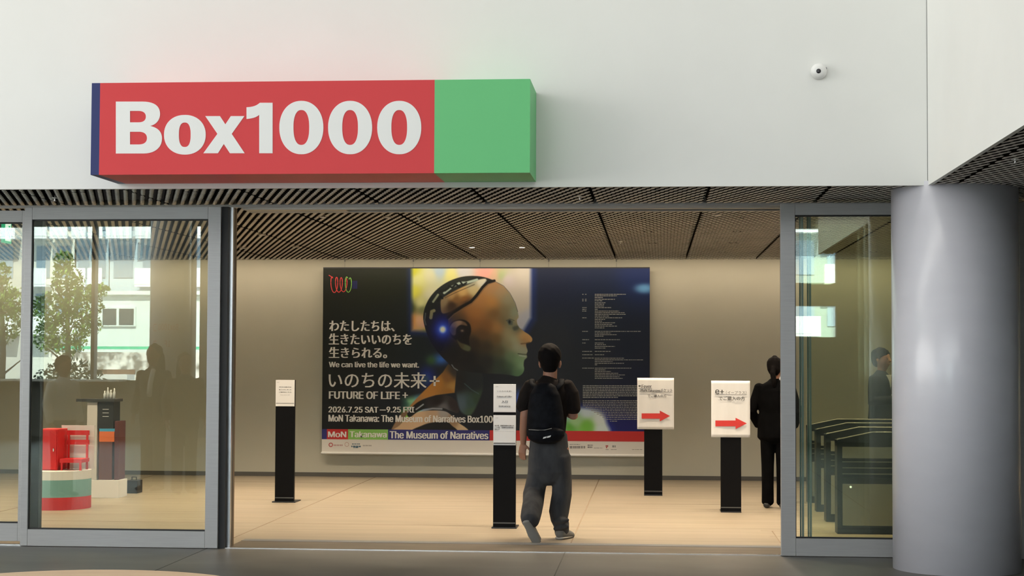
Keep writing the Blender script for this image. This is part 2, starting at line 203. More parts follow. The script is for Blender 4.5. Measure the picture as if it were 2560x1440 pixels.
# outlines of a plain grotesque alphabet: character, advance, contours
GLYPHS = {}
for _g in ' 94;+226|99,17 99,182 128,182 128,17|31,86 31,113 195,113 195,86;.94|48,-2 43,-2 39,-1 35,2 31,4 29,8 26,12 25,16 25,20 25,25 26,29 29,33 31,37 35,40 39,42 43,43 48,43 52,43 56,42 60,40 64,37 67,33 69,29 70,25 71,20 70,16 69,12 67,8 64,4 60,2 56,-1 52,-2;0226|113,-3 100,-2 87,0 76,5 65,12 56,21 47,31 40,43 34,57 30,72 27,89 25,107 24,127 25,147 27,165 30,182 35,197 40,211 48,223 56,234 65,242 76,249 87,254 100,257 113,258 127,257 139,254 151,249 161,242 171,234 179,223 186,211 192,197 197,182 200,165 202,147 203,127 202,107 200,89 197,72 192,57 186,43 179,31 171,21 162,12 151,5 140,0 127,-2|113,25 122,26 131,28 138,32 145,37 151,44 157,52 161,61 165,72 168,84 170,97 171,111 172,127 171,143 170,157 168,170 165,182 161,193 157,203 151,211 145,218 138,223 131,227 122,229 113,230 104,229 96,227 88,223 82,218 75,211 70,203 65,193 62,182 59,170 56,157 55,143 55,127 55,111 56,97 59,84 62,72 65,61 70,52 75,44 82,37 88,32 96,28 104,26;1226|38,0 38,27 195,27 195,0|138,254 138,0 106,0 106,224 105,224 43,179 43,213 99,254;2226|32,0 32,24 117,114 124,122 130,129 136,135 141,141 146,147 149,153 153,158 155,163 157,169 159,174 160,180 160,186 160,192 159,198 157,204 154,209 150,214 146,218 142,222 137,224 131,227 125,228 119,229 112,230 105,229 98,228 92,226 86,224 81,220 77,216 73,212 69,207 67,201 65,195 64,188 64,181 33,181 33,192 35,202 39,212 43,221 49,229 55,237 63,243 72,248 81,252 91,255 101,257 112,258 124,257 134,255 144,252 153,248 161,243 169,237 175,230 181,223 185,214 188,205 190,196 191,186 190,179 189,172 188,166 185,159 182,152 179,145 174,137 168,129 161,121 153,111 144,101 133,90 76,30 76,28 195,28 195,0;5226|111,-3 100,-3 89,-1 79,2 70,6 61,10 54,16 47,23 41,30 37,38 33,47 31,56 30,65 61,65 62,60 64,54 66,49 69,44 73,40 77,36 81,33 87,30 92,28 98,26 104,25 111,25 118,25 125,27 132,29 138,32 144,36 149,41 153,46 157,52 160,59 162,66 163,73 164,81 163,89 162,97 160,104 157,111 153,117 148,122 143,127 137,131 131,134 124,137 117,138 109,138 103,138 96,137 90,136 84,134 78,132 73,129 68,126 64,123 34,126 48,254 183,254 183,226 75,226 67,151 68,151 73,154 77,157 83,160 89,162 95,164 101,166 108,167 115,167 123,166 131,165 139,163 147,160 154,157 161,153 167,148 172,143 178,137 182,130 186,123 189,116 192,108 194,99 195,91 195,82 195,70 193,58 189,48 184,38 178,29 171,21 163,14 154,8 144,3 134,-1 123,-3;6226|113,-3 102,-3 91,-1 81,3 71,7 62,13 55,20 48,28 42,37 38,47 34,58 32,69 32,81 32,90 34,100 36,109 40,119 45,130 51,142 59,156 69,170 126,254 161,254 75,131 73,131 75,134 77,137 80,141 83,144 86,147 90,149 94,152 98,153 102,155 107,156 112,157 117,157 129,156 139,155 149,152 158,147 166,142 173,136 179,128 185,120 189,111 192,101 194,90 194,79 194,67 192,56 188,46 184,36 178,28 171,20 164,13 155,7 146,3 135,-1 125,-3|113,24 120,25 127,26 133,28 139,31 145,35 149,40 154,45 157,51 160,57 162,64 163,71 164,79 163,86 162,94 160,100 157,107 154,112 149,118 145,122 139,126 133,129 127,131 120,132 113,133 106,132 99,131 93,129 87,126 81,122 77,118 73,113 69,107 66,101 64,94 63,87 62,79 63,71 64,64 66,57 69,51 73,45 77,40 81,35 87,31 93,28 99,26 106,25;7226|48,0 162,224 162,226 31,226 31,254 195,254 195,224 82,0;9226|113,258 125,257 135,255 146,252 155,247 164,241 171,234 178,226 184,217 189,207 192,197 194,185 194,173 194,164 192,155 190,145 186,135 181,124 175,112 167,99 158,84 100,0 65,0 151,124 154,124 152,120 149,117 147,114 144,111 140,108 137,105 133,103 128,101 124,99 119,98 114,98 109,97 98,98 87,100 78,103 69,107 60,112 53,119 47,126 41,134 37,144 34,154 32,164 32,176 32,187 34,198 38,209 42,218 48,227 55,235 63,241 71,247 81,252 91,255 102,257|113,230 106,230 99,228 93,226 87,223 82,219 77,215 73,209 69,204 66,197 64,191 63,183 63,176 63,168 64,161 66,154 69,148 73,142 77,137 82,132 87,129 93,126 99,123 106,122 113,122 120,122 127,123 133,126 139,129 145,132 149,137 154,142 157,147 160,154 162,160 163,168 164,175 163,183 162,190 160,197 157,204 154,209 150,215 145,219 139,223 133,226 127,228 120,230;:94|48,-2 43,-2 39,-1 35,2 31,4 29,8 26,12 25,16 25,20 25,25 26,29 29,33 31,37 35,40 39,42 43,43 48,43 52,43 56,42 60,40 64,37 67,33 69,29 70,25 71,20 70,16 69,12 67,8 64,4 60,2 56,-1 52,-2|48,135 43,136 39,137 35,139 31,142 29,146 26,149 25,154 25,158 25,163 26,167 29,171 31,174 35,177 39,179 43,181 48,181 52,181 56,179 60,177 64,174 67,171 69,167 70,163 71,158 70,154 69,149 67,146 64,142 60,139 56,137 52,136;A240|8,0 101,254 138,254 231,0 198,0 144,151 141,159 138,167 135,176 132,186 129,197 125,210 121,224 116,239 123,239 118,224 114,209 110,197 106,185 103,175 100,166 98,158 95,151 43,0|55,71 55,99 185,99 185,71;B228|30,0 30,254 121,254 133,254 145,252 155,249 164,245 173,240 180,235 186,228 190,221 194,213 197,205 199,196 199,187 199,179 198,172 196,166 193,160 190,155 187,150 183,146 178,143 173,140 168,137 163,135 157,133 157,131 164,130 170,129 176,126 182,123 187,119 192,114 197,108 201,102 205,94 207,86 208,78 209,68 208,59 207,50 204,41 200,33 195,26 189,20 181,14 172,9 162,5 151,2 138,1 123,0|62,29 122,29 136,29 148,31 157,35 165,40 171,46 175,53 177,60 178,68 177,75 176,81 174,86 171,92 168,97 163,102 158,106 153,109 147,112 140,114 132,115 124,115 62,115|62,143 119,143 126,143 132,144 138,146 144,148 149,151 154,155 158,159 162,163 164,168 166,174 168,180 168,186 167,194 165,202 161,208 156,214 150,219 141,223 131,225 120,226 62,226;E209|30,0 30,254 186,254 186,226 62,226 62,143 178,143 178,114 62,114 62,29 188,29 188,0;F205|30,0 30,254 185,254 185,226 62,226 62,139 173,139 173,111 62,111 62,0;I150|16,0 16,29 59,29 59,226 16,226 16,254 135,254 135,226 91,226 91,29 135,29 135,0;L196|30,0 30,254 62,254 62,29 181,29 181,0;M314|30,0 30,254 76,254 139,94 144,79 150,61 156,42 161,24 154,24 159,41 165,61 171,79 176,94 238,254 284,254 284,0 252,0 252,145 252,163 253,184 253,207 253,229 256,229 255,223 253,217 251,211 249,205 241,181 234,161 228,145 171,0 143,0 85,145 80,160 72,181 65,204 56,229 59,229 60,208 60,186 61,164 61,145 61,0;N262|30,0 30,254 68,254 172,91 174,88 176,84 179,80 181,75 184,70 187,65 190,59 194,53 197,47 200,41 204,34 207,27 202,27 202,34 201,41 201,47 200,54 200,61 200,67 200,73 200,79 199,97 199,254 232,254 232,0 193,0 101,145 89,165 85,171 82,177 78,183 74,191 54,226 60,227 61,192 62,164 62,145 62,0;O266|133,-3 118,-2 103,1 88,6 75,12 63,21 52,32 43,44 35,58 28,73 24,90 21,108 20,127 21,146 24,165 28,181 35,197 43,210 52,223 63,233 75,242 88,249 103,254 118,257 133,258 149,257 164,254 179,249 192,242 204,233 215,223 224,210 232,197 238,181 243,165 246,146 247,127 246,108 243,90 238,73 232,58 224,44 215,32 204,21 192,12 179,6 164,1 149,-2|133,26 145,27 155,29 165,33 175,38 184,44 191,52 198,61 204,72 209,84 212,97 214,111 215,127 214,143 212,157 209,170 204,182 198,193 191,202 184,210 175,216 165,221 155,225 145,227 133,228 122,227 112,225 102,221 92,216 83,210 75,202 69,193 63,182 58,170 54,157 52,143 52,127 52,111 54,97 58,84 63,72 69,62 75,52 83,45 92,38 102,33 112,29 122,27;P222|30,0 30,254 118,254 132,254 144,252 156,248 166,244 175,238 183,231 190,223 195,215 199,205 202,195 204,185 204,174 204,163 202,152 199,142 195,133 190,124 183,116 175,109 166,104 156,99 144,96 132,94 118,93 55,93 55,121 116,121 126,122 134,123 142,125 149,128 154,132 159,136 163,141 167,147 169,153 171,160 172,166 172,174 172,181 171,188 169,195 167,201 163,206 159,211 154,216 148,219 142,222 134,224 126,226 116,226 62,226 62,0;R224|30,0 30,254 118,254 132,254 145,252 156,249 167,244 176,239 183,232 190,225 195,217 199,207 202,198 204,187 205,176 204,165 202,154 199,145 195,136 190,127 183,120 175,114 166,109 156,104 145,101 132,99 118,99 48,99 48,128 117,128 126,128 135,129 142,131 149,133 155,137 160,141 164,145 167,150 169,156 171,162 172,169 173,176 172,183 171,190 169,197 167,202 164,208 159,212 155,216 149,220 142,223 134,224 126,226 116,226 62,226 62,0|177,0 115,115 151,115 214,0;S223|112,-4 98,-4 86,-2 74,1 64,5 54,10 46,15 38,22 32,30 27,39 23,48 20,58 19,68 52,68 53,61 55,55 58,49 62,44 66,39 71,35 77,32 83,29 90,27 97,26 104,25 112,25 120,25 128,26 136,28 143,30 149,33 155,37 160,41 165,46 168,51 171,57 172,63 173,70 172,75 171,81 169,85 166,89 162,93 158,96 153,100 148,102 142,105 136,107 129,109 122,111 92,120 77,124 64,130 53,137 43,145 36,153 30,163 27,174 26,186 27,197 29,206 32,215 37,224 44,231 51,238 59,244 69,249 79,253 90,256 101,257 114,258 126,257 137,256 148,253 158,249 167,244 175,238 182,232 189,224 193,216 197,208 199,199 200,189 169,189 167,198 163,206 158,213 151,219 143,223 134,227 124,229 112,229 105,229 97,228 90,226 84,224 78,221 73,218 68,214 64,209 61,204 59,199 58,194 58,188 58,182 60,176 62,171 65,167 70,163 74,160 79,157 85,154 90,152 96,150 101,148 106,147 132,140 138,138 144,136 150,134 156,132 162,129 168,126 174,123 179,119 185,115 189,110 194,105 197,99 200,92 202,85 204,78 204,69 203,59 201,50 198,40 193,32 187,24 180,17 171,11 162,5 151,1 139,-2 126,-4;T224|16,226 16,254 208,254 208,226 128,226 128,0 96,0 96,226;U258|129,-4 115,-3 101,-1 89,3 77,8 66,14 57,22 49,30 42,40 37,51 33,62 31,74 30,87 30,254 62,254 62,89 63,80 64,72 67,64 70,57 75,50 80,44 86,38 94,34 101,30 110,28 119,26 129,26 140,26 149,28 157,30 165,34 172,38 179,44 184,50 188,57 192,64 194,72 196,80 196,89 196,254 229,254 229,87 228,74 226,62 222,51 216,40 210,30 201,22 192,14 182,8 170,3 157,-1 144,-3;W343|78,0 8,254 41,254 82,98 83,92 85,85 86,79 88,73 93,47 95,40 96,33 97,27 98,20 95,20 96,27 97,33 99,40 100,47 101,53 103,60 104,66 106,73 112,98 153,254 190,254 231,98 232,92 234,85 236,79 237,73 243,47 245,40 246,33 247,27 249,20 244,20 245,27 247,33 248,40 249,47 251,53 252,60 254,66 255,73 261,98 302,254 335,254 265,0 228,0 184,161 182,170 180,178 178,187 176,196 174,205 172,215 170,226 168,237 175,237 173,227 171,216 169,207 167,197 166,188 164,179 161,170 159,161 115,0;a194|80,-4 71,-4 63,-3 55,0 47,2 40,6 34,11 29,16 24,22 20,29 17,37 16,45 15,54 16,62 17,69 19,75 22,80 25,85 29,90 34,93 39,97 44,99 50,102 56,104 63,105 69,107 76,108 82,109 89,110 117,113 122,114 126,115 130,116 133,117 135,119 136,121 137,124 138,127 138,128 137,134 137,139 135,144 133,148 131,152 128,156 124,159 120,161 115,163 110,164 104,165 98,165 91,165 85,164 80,163 75,161 70,159 66,156 62,153 59,150 56,147 54,144 52,140 50,137 20,146 24,154 29,161 34,167 39,173 46,178 52,182 59,185 66,188 74,190 82,191 89,192 97,192 102,192 108,192 113,191 119,190 126,188 131,186 137,183 143,180 148,176 153,172 157,166 161,160 164,153 167,145 168,136 168,126 168,0 138,0 138,26 136,26 134,23 132,19 129,16 126,12 122,9 118,6 113,3 108,1 102,-2 95,-3 88,-4|85,23 93,23 101,24 108,26 114,29 119,33 124,37 128,42 132,47 134,52 136,57 137,63 138,69 138,95 137,94 135,93 133,92 130,91 127,90 123,89 120,89 116,88 100,86 88,84 82,83 77,82 72,81 67,79 63,77 58,75 55,73 52,70 49,66 47,62 46,58 46,52 46,48 47,43 49,40 51,36 54,33 57,30 61,28 65,26 69,25 74,24 80,23;c198|104,-4 91,-3 79,-1 69,3 58,8 49,15 41,23 34,32 28,43 23,54 20,66 18,80 17,94 18,108 20,122 23,134 28,146 34,156 41,165 49,173 58,180 69,185 79,189 91,191 104,192 111,192 117,191 124,190 130,189 136,187 142,184 147,181 153,178 157,174 162,170 166,166 170,161 173,156 176,150 179,145 181,138 151,131 150,135 149,138 147,141 145,145 143,148 141,150 138,153 135,155 132,158 128,159 125,161 121,162 117,164 113,164 108,165 104,165 95,164 86,162 79,159 73,155 67,150 62,144 58,137 54,129 52,121 50,112 49,103 48,94 49,84 50,75 52,67 54,59 58,51 62,44 67,38 73,33 79,29 86,26 95,24 104,23 108,23 113,24 117,25 121,26 125,27 129,29 132,31 135,33 138,35 141,38 144,41 146,44 148,48 149,51 151,55 152,59 181,51 179,45 177,39 174,33 171,28 167,23 163,19 158,14 153,11 148,7 142,4 136,2 130,0 124,-2 117,-3 111,-4;e202|106,-4 93,-3 80,-1 69,3 58,8 49,15 41,23 34,32 28,42 23,54 20,66 18,79 17,93 18,108 20,121 23,133 28,145 33,155 40,165 48,173 58,180 68,185 78,189 90,191 103,192 110,192 118,191 125,189 133,187 140,184 147,180 153,176 160,170 165,164 170,157 175,150 179,141 182,131 184,121 185,109 186,97 186,85 37,85 37,110 169,110 155,101 154,110 153,119 151,127 149,134 146,141 141,147 137,152 131,157 125,160 118,163 111,165 103,165 94,165 87,163 80,160 73,157 67,152 62,147 58,141 54,135 52,128 50,121 48,113 48,105 48,89 48,79 50,69 52,61 55,53 59,46 64,40 69,35 76,31 82,27 90,25 98,24 106,23 112,23 117,24 122,25 127,26 131,28 135,31 139,33 143,36 146,40 149,44 151,48 153,53 182,45 180,38 177,32 172,25 168,20 162,14 156,10 149,6 141,2 133,-1 125,-3 116,-4;f127|114,190 114,164 3,164 3,190|40,0 40,216 41,224 42,231 45,237 48,243 52,248 57,252 62,256 68,259 74,262 80,264 87,265 94,265 99,265 103,265 107,264 111,263 114,263 117,262 120,261 121,260 114,234 107,236 105,236 103,237 100,237 97,237 91,237 85,235 81,233 77,230 74,226 72,221 71,216 71,209 71,0;h205|57,113 57,0 26,0 26,254 57,254 57,144 51,144 56,156 62,166 68,175 76,181 84,186 94,189 103,192 114,192 123,192 132,190 140,188 148,184 154,180 161,174 166,168 170,160 174,152 177,142 178,132 179,120 179,0 148,0 148,118 147,128 145,137 142,145 136,152 130,158 123,161 114,164 105,165 98,164 92,163 86,161 80,159 75,155 71,151 67,147 63,141 60,135 58,129 57,121;i83|26,0 26,190 57,190 57,0|42,221 38,222 34,223 30,225 27,227 24,230 22,234 21,238 21,242 21,246 22,249 24,253 27,256 30,259 34,260 38,261 42,262 46,261 50,260 54,259 57,256 60,253 62,249 63,246 63,242 63,238 62,234 60,230 57,227 54,225 50,223 46,222;k190|55,68 55,106 60,106 142,190 180,190 92,100 89,100|26,0 26,254 57,254 57,0|147,0 74,93 96,114 186,0;l94|70,-1 59,0 50,2 43,5 37,10 32,16 29,24 27,32 26,42 26,254 57,254 57,49 57,43 58,38 59,34 60,31 62,29 65,27 69,26 73,26 80,26 85,27 90,1 81,0 78,-1 75,-1 72,-1;m305|26,0 26,190 56,190 56,148 54,148 56,155 59,162 62,168 66,173 71,178 75,182 81,185 86,188 92,190 98,192 104,193 110,193 120,192 129,190 137,186 144,180 150,174 154,166 158,157 160,147 156,147 158,154 161,160 164,166 169,172 173,176 178,181 184,184 190,187 197,190 204,192 211,193 218,193 226,193 234,191 242,189 249,186 255,182 261,177 266,171 270,164 274,156 276,148 278,138 278,128 278,0 248,0 248,127 247,136 245,145 241,151 236,156 230,160 224,163 217,165 209,165 203,165 197,164 192,162 187,160 183,157 179,153 175,150 173,145 170,140 169,135 168,129 168,124 168,0 137,0 137,130 136,137 134,144 131,150 126,156 121,160 115,163 107,165 100,165 94,165 89,164 84,162 79,160 74,157 70,154 66,149 63,145 60,139 58,133 57,126 57,119 57,0;n205|57,113 57,0 26,0 26,190 56,190 56,144 51,144 56,156 62,166 68,175 76,181 84,186 94,189 103,192 114,192 123,192 132,190 140,188 147,184 154,180 160,174 166,168 170,160 174,152 176,142 178,132 179,120 179,0 148,0 148,118 147,128 145,137 142,145 136,152 130,158 123,161 114,164 105,165 98,164 92,163 86,161 80,159 75,155 71,151 67,147 63,141 60,135 58,129 57,121;o207|104,-4 91,-3 79,-1 69,3 58,8 49,15 41,23 34,32 28,43 23,54 20,66 18,80 17,94 18,108 20,122 23,134 28,146 34,156 41,165 49,173 58,180 69,185 79,189 91,191 104,192 116,191 128,189 139,185 149,180 159,173 167,165 174,156 180,146 184,134 188,122 190,108 191,94 190,80 188,66 184,54 180,43 174,32 167,23 159,15 149,8 139,3 128,-1 116,-3|104,23 113,24 121,26 129,29 135,33 141,38 146,44 150,51 154,59 156,67 158,75 159,84 160,94 159,103 158,112 156,121 154,129 150,137 146,144 141,150 135,155 129,159 121,162 113,164 104,165 95,164 86,162 79,159 73,155 67,150 62,144 58,137 54,129 52,121 50,112 49,103 48,94 49,84 50,75 52,67 54,59 58,51 62,44 67,38 73,33 79,29 86,26 95,24;r129|26,0 26,190 56,190 56,160 58,160 61,167 65,173 70,179 76,184 83,187 90,190 98,192 107,192 115,192 122,192 122,161 115,162 112,162 109,163 106,163 103,163 97,163 91,161 85,160 80,157 75,154 70,151 66,146 63,142 60,137 58,131 57,125 57,118 57,0;s182|91,-4 81,-4 72,-3 64,-1 56,2 49,5 42,9 36,14 31,19 26,25 23,32 20,39 18,47 47,53 49,46 53,40 57,34 62,30 68,27 75,25 82,23 91,23 100,23 108,25 116,27 122,31 127,36 131,40 133,46 134,51 134,56 132,60 130,64 127,68 123,71 118,74 113,76 106,78 75,85 63,89 52,93 43,98 36,104 31,111 27,119 24,127 23,137 24,145 26,152 29,159 33,166 38,172 43,177 50,181 58,185 66,188 74,190 84,192 94,192 103,192 112,191 120,189 127,186 134,183 140,179 145,175 149,170 153,164 157,158 160,152 162,145 134,139 132,144 129,149 126,153 121,158 116,162 110,164 102,166 94,166 86,166 78,164 71,162 65,158 61,154 57,150 55,144 54,139 55,134 56,129 59,125 62,122 66,119 72,116 78,114 86,111 115,105 127,101 137,97 146,92 153,86 159,79 162,71 165,63 166,53 165,45 163,37 160,30 156,24 151,17 145,12 138,7 130,3 121,0 112,-2 102,-4;t114|102,190 102,164 3,164 3,190|32,236 63,236 63,49 63,43 64,38 66,34 68,31 71,28 75,26 80,25 85,25 93,26 101,27 107,1 104,0 102,0 99,-1 96,-1 93,-2 90,-2 87,-2 84,-2 73,-1 62,1 53,5 46,11 40,18 36,26 33,36 32,46;u205|91,-3 82,-2 73,-1 65,2 57,5 51,10 44,15 39,22 35,29 31,38 28,47 27,58 26,69 26,190 57,190 57,72 58,62 60,52 63,44 68,37 75,32 82,28 91,26 100,25 107,25 113,27 119,28 125,31 130,34 134,38 138,43 142,48 144,54 146,61 148,68 148,76 148,190 179,190 179,0 149,0 149,46 154,46 149,34 143,23 136,15 129,8 120,4 111,0 101,-2;v194|81,0 9,190 42,190 83,78 86,69 88,60 91,52 93,43 96,35 98,27 100,18 103,10 92,10 94,18 97,27 99,35 101,43 104,52 106,60 109,69 112,78 152,190 186,190 113,0;w283|69,0 11,190 44,190 67,107 69,98 72,89 74,79 77,68 80,57 82,46 85,33 88,21 82,21 85,33 88,45 90,56 93,67 95,78 98,88 101,98 103,107 126,190 158,190 181,107 183,98 186,88 188,78 191,68 193,57 196,45 199,33 201,21 196,21 198,33 201,45 204,57 206,68 209,78 212,88 214,98 217,107 240,190 272,190 215,0 184,0 159,86 152,112 150,119 149,126 147,133 145,140 138,169 145,169 138,140 131,112 129,106 128,99 126,92 124,86 99,0;x189|10,0 86,109 86,86 14,190 50,190 74,153 78,146 82,139 86,133 90,127 93,121 97,115 100,109 104,103 88,103 91,109 95,115 98,121 101,127 104,133 108,139 112,146 117,153 141,190 176,190 104,84 104,107 179,0 143,0 115,43 111,49 107,56 103,62 100,68 97,74 93,80 90,85 86,91 102,91 99,85 95,80 92,74 89,68 86,62 82,56 78,49 74,43 46,0'.split(';'):
    _p = _g.split('|'); GLYPHS[_g[0]] = (float(_p[0][1:]), [[tuple(map(int, q.split(','))) for q in c.split(' ')] for c in _p[1:]])

def text_mesh(body, x0, x1, z0, z1, y, material, parent, name='lettering', bold=0.0, spacing=1.0, heavy=0.0):
    """lettering fitted into x0..x1, z0..z1 (ink box) on a plane facing -Y"""
    if all(ch in GLYPHS for ch in body):
        P, x = [], 0.0
        for ch in body:
            a, cs = GLYPHS[ch]; P += [[(x + u, v) for u, v in c] for c in cs]; x += a
        xs = [p[0] for c in P for p in c]; ys = [p[1] for c in P for p in c]
        k = (x1 - x0 - 2 * heavy) / (max(xs) - min(xs)); h = (z1 - z0) / (max(ys) - min(ys))
        o = shapes2d([[(x0 + heavy + (u - min(xs)) * k, z0 + (v - min(ys)) * h) for u, v in c] for c in P], y, 0, name, material, parent)
        if heavy: embolden(o.data, heavy)
        return o
    c = bpy.data.curves.new('t', 'FONT'); c.body = body; c.space_character = spacing
    c.resolution_u = 3
    o = bpy.data.objects.new('t', c); COL.objects.link(o); bpy.context.view_layer.update()
    me = bpy.data.meshes.new_from_object(o.evaluated_get(bpy.context.evaluated_depsgraph_get()))
    bpy.data.objects.remove(o); bpy.data.curves.remove(c)
    n = len(me.vertices); co = np.empty(n * 3); me.vertices.foreach_get('co', co); co = co.reshape(-1, 3)
    mn, mx = co.min(0), co.max(0)
    out = np.empty_like(co)
    out[:, 0] = x0 + (co[:, 0] - mn[0]) / (mx[0] - mn[0]) * (x1 - x0)
    out[:, 2] = z0 + (co[:, 1] - mn[1]) / (mx[1] - mn[1]) * (z1 - z0)
    out[:, 1] = y
    me.vertices.foreach_set('co', out.ravel()); me.materials.clear(); me.name = name
    if heavy: embolden(me, heavy)
    me.update()
    return obj(name, me, material, parent)

def shapes2d(polys, y, depth, name, material, parent):
    """filled outlines with holes, points (x,z) on a plane facing -Y"""
    c = bpy.data.curves.new('t', 'CURVE'); c.dimensions = '2D'; c.fill_mode = 'BOTH'; c.extrude = depth / 2
    for P in polys:
        s = c.splines.new('POLY'); s.points.add(len(P) - 1); s.use_cyclic_u = True
        for q, p in zip(s.points, P): q.co = (p[0], p[1], 0, 1)
    o = bpy.data.objects.new('t', c); COL.objects.link(o); bpy.context.view_layer.update()
    me = bpy.data.meshes.new_from_object(o.evaluated_get(bpy.context.evaluated_depsgraph_get()))
    bpy.data.objects.remove(o); bpy.data.curves.remove(c)
    me.transform(Matrix.Rotation(pi / 2, 4, 'X')); me.transform(Matrix.Translation((0, y, 0)))
    me.materials.clear(); me.name = name
    return obj(name, me, material, parent)

def copy_tree(o, parent=None):
    c = o.copy(); COL.objects.link(c)
    if parent is not None: c.parent = parent
    for ch in list(o.children): copy_tree(ch, c)
    return c

# ------------------------------------------------------------------ materials
WHITE = noise_mat('white_wall_paint', (.80, .805, .775), (.825, .83, .80), nscale=1.2, rough=.65, spec=.3)
CREAM = noise_mat('hall_wall_paint', (.495, .482, .40), (.53, .515, .43), nscale=1.0, rough=.7, spec=.25)
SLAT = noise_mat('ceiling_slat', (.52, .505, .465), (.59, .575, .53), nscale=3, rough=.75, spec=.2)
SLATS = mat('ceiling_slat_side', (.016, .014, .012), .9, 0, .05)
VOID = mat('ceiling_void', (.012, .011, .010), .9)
STONE = noise_mat('grey_stone_floor', (.080, .077, .069), (.130, .124, .111), scale=(.6, 1, 1), nscale=2.2, detail=8, rough=.42, spec=.5, lo=.3, hi=.72)
TRAV = noise_mat('hall_floor_stone', (.255, .213, .157), (.335, .283, .212), scale=(.35, 4.5, 1), nscale=1.6, detail=6, rough=.38, spec=.4, lo=.32, hi=.7)
SEAM = mat('floor_joint', (.20, .15, .10), .8)
SEAMG = mat('floor_joint_grey', (.05, .047, .042), .8)
ALU = noise_mat('door_aluminium', (.35, .35, .345), (.38, .38, .375), scale=(1, 1, 30), nscale=4, rough=.42, metal=.3)
ALUB = mat('bright_metal', (.78, .78, .78), .25, 1.0)
ALUD = mat('dark_metal', (.10, .10, .098), .45, .6)
BLACK = mat('black_rubber', (.012, .012, .012), .6)
GLASS = glass_mat('door_glass', (.925, .94, .885), 1.62)
GLASSC = glass_mat('clear_glass', (.97, .98, .96), 1.35)
GEDGE = mat('glass_edge', (.035, .10, .10), .2, 0, .6)
PAPER = noise_mat('paper', (.80, .79, .77), (.85, .84, .82), scale=(6, 6, 1), nscale=1.5, rough=.7)
INK = mat('ink', (.06, .06, .06), .7)
INKG = mat('grey_ink', (.25, .25, .25), .7)
REDINK = mat('red_ink', (.62, .035, .03), .6)
POSTB = mat('black_post', (.0035, .0035, .004), .5, 0, .09)

# ------------------------------------------------------------------ room shell
YW, YD, YB, ZC = 12.95, 14.0, 22.6, 2.907          # white wall face, door plane, hall back wall, ceiling

# floors (each with its joints as thin strips in the same mesh)
def floor_mesh(name, rect, joints, mats):
    bm = bmesh.new(); x0, y0, x1, y1 = rect
    bx(bm, x0, y0, -.2, x1, y1, 0, 0)
    for j in joints: bx(bm, j[0], j[1], -.01, j[2], j[3], .0006, 1)
    return from_bm(name, bm, mats, None, 'structure')
jg = [(-.72 + 2.985 * k - .004, -5, -.72 + 2.985 * k + .004, 14.05) for k in range(-5, 3)]
jg += [(-16, y - .004, 8, y + .004) for y in (11.15, 8.1, 5.0)]
floor_mesh('floor', (-16.3, -5.3, 8.3, 14.05), jg, [STONE, SEAMG])
jh = [(-.705 + 2.985 * k - .006, 14.76, -.705 + 2.985 * k + .006, 22.6) for k in range(-3, 3)]
jh += [(-10, y - .004, 7, y + .004) for y in (16.2, 18.85, 21.5)]
jh += [(1.0, 16.04, 1.8, 16.052), (1.10, 15.0, 1.112, 16.05), (1.05, 15.55, 1.5, 15.562)]
floor_mesh('floor_hall', (-10.3, 14.05, 7.3, 23.0), jh, [TRAV, SEAM])

# white bulkhead in front, and the one coming towards the viewer on the right
boxes('wall_front', [(-16.3, YW, ZC - .002, 2.056, YW + .03, 9.2)], WHITE, None, 'structure')
boxes('wall_right', [(2.0585, 6.6, ZC - .002, 2.09, YW + .03, 9.2)], WHITE, None, 'structure')
boxes('trim_1', [(2.0555, YW - .004, ZC - .002, 2.0600, YW, 9.2)], mat('corner_line_dark', (.12, .12, .115), .8), None, 'structure')  # thin dark strip drawn along the inner corner line
boxes('wall_back', [(-10.3, YB, 0, 7.3, YB + .25, 3.4)], CREAM, None, 'structure')
boxes('baseboard_back', [(-10, YB - .012, 0, 7, YB, .055)], mat('base_strip', (.10, .095, .085), .6), None, 'structure')
boxes('wall_hall_left', [(-10.3, 14.4, 0, -10, YB, 3.4)], CREAM, None, 'structure')
boxes('wall_hall_right', [(7, 14.4, 0, 7.3, YB, 3.4)], CREAM, None, 'structure')
boxes('wall_front_left', [(-16.3, 14.0, 0, -8.6, 14.4, ZC)], WHITE, None, 'structure')
boxes('wall_front_right', [(5.2, 14.0, 0, 8.3, 14.4, ZC)], WHITE, None, 'structure')
DIM = mat('atrium_wall', (.19, .19, .18), .8)
# wall behind the viewer: doors mirror the outer openings, middle one only adds light
YF = -5.0
op = boxes('wall_behind', [(-16.3, YF - .3, 4.2, 8.3, YF, 9.2), (-16.3, YF - .3, 0, 8.3, YF, 1.12),
    (-9.95, YF - .3, 1.12, -9.09, YF, 4.2), (-8.94, YF - .3, 1.12, -6.9, YF, 4.2), (-2.3, YF - .3, 1.12, 2.72, YF, 4.2), (2.72, YF - .3, 1.12, 3.52, YF, 2.02),
    (2.72, YF - .3, 2.62, 3.52, YF, 3.06), (2.72, YF - .3, 4.12, 3.52, YF, 4.2), (3.52, YF - .3, 1.12, 8.3, YF, 4.2)], DIM, None, 'structure')
boxes('trim_2', [(-11.16, YF - .25, 1.12, -11.09, YF - .05, 4.2), (-13.6, YF - .25, 1.12, -13.53, YF - .05, 4.2)], ALUD, None, 'structure')
boxes('window_2', [(-16.3, YF - .16, 1.12, -9.95, YF - .15, 4.2)], GLASSC, None, 'structure')
boxes('window_fill', [(-6.9, YF - .16, 1.12, -2.3, YF - .15, 4.2)], GLASSC, None, 'structure')  # unseen middle opening, added to throw frontal light on the column
boxes('window_3', [(2.72, YF - .16, 2.02, 3.52, YF - .15, 4.12)], GLASSC, None, 'structure')
boxes('wall_atrium_left', [(-16.3, YF, 0, -16, 14, 9.2)], DIM, None, 'structure')
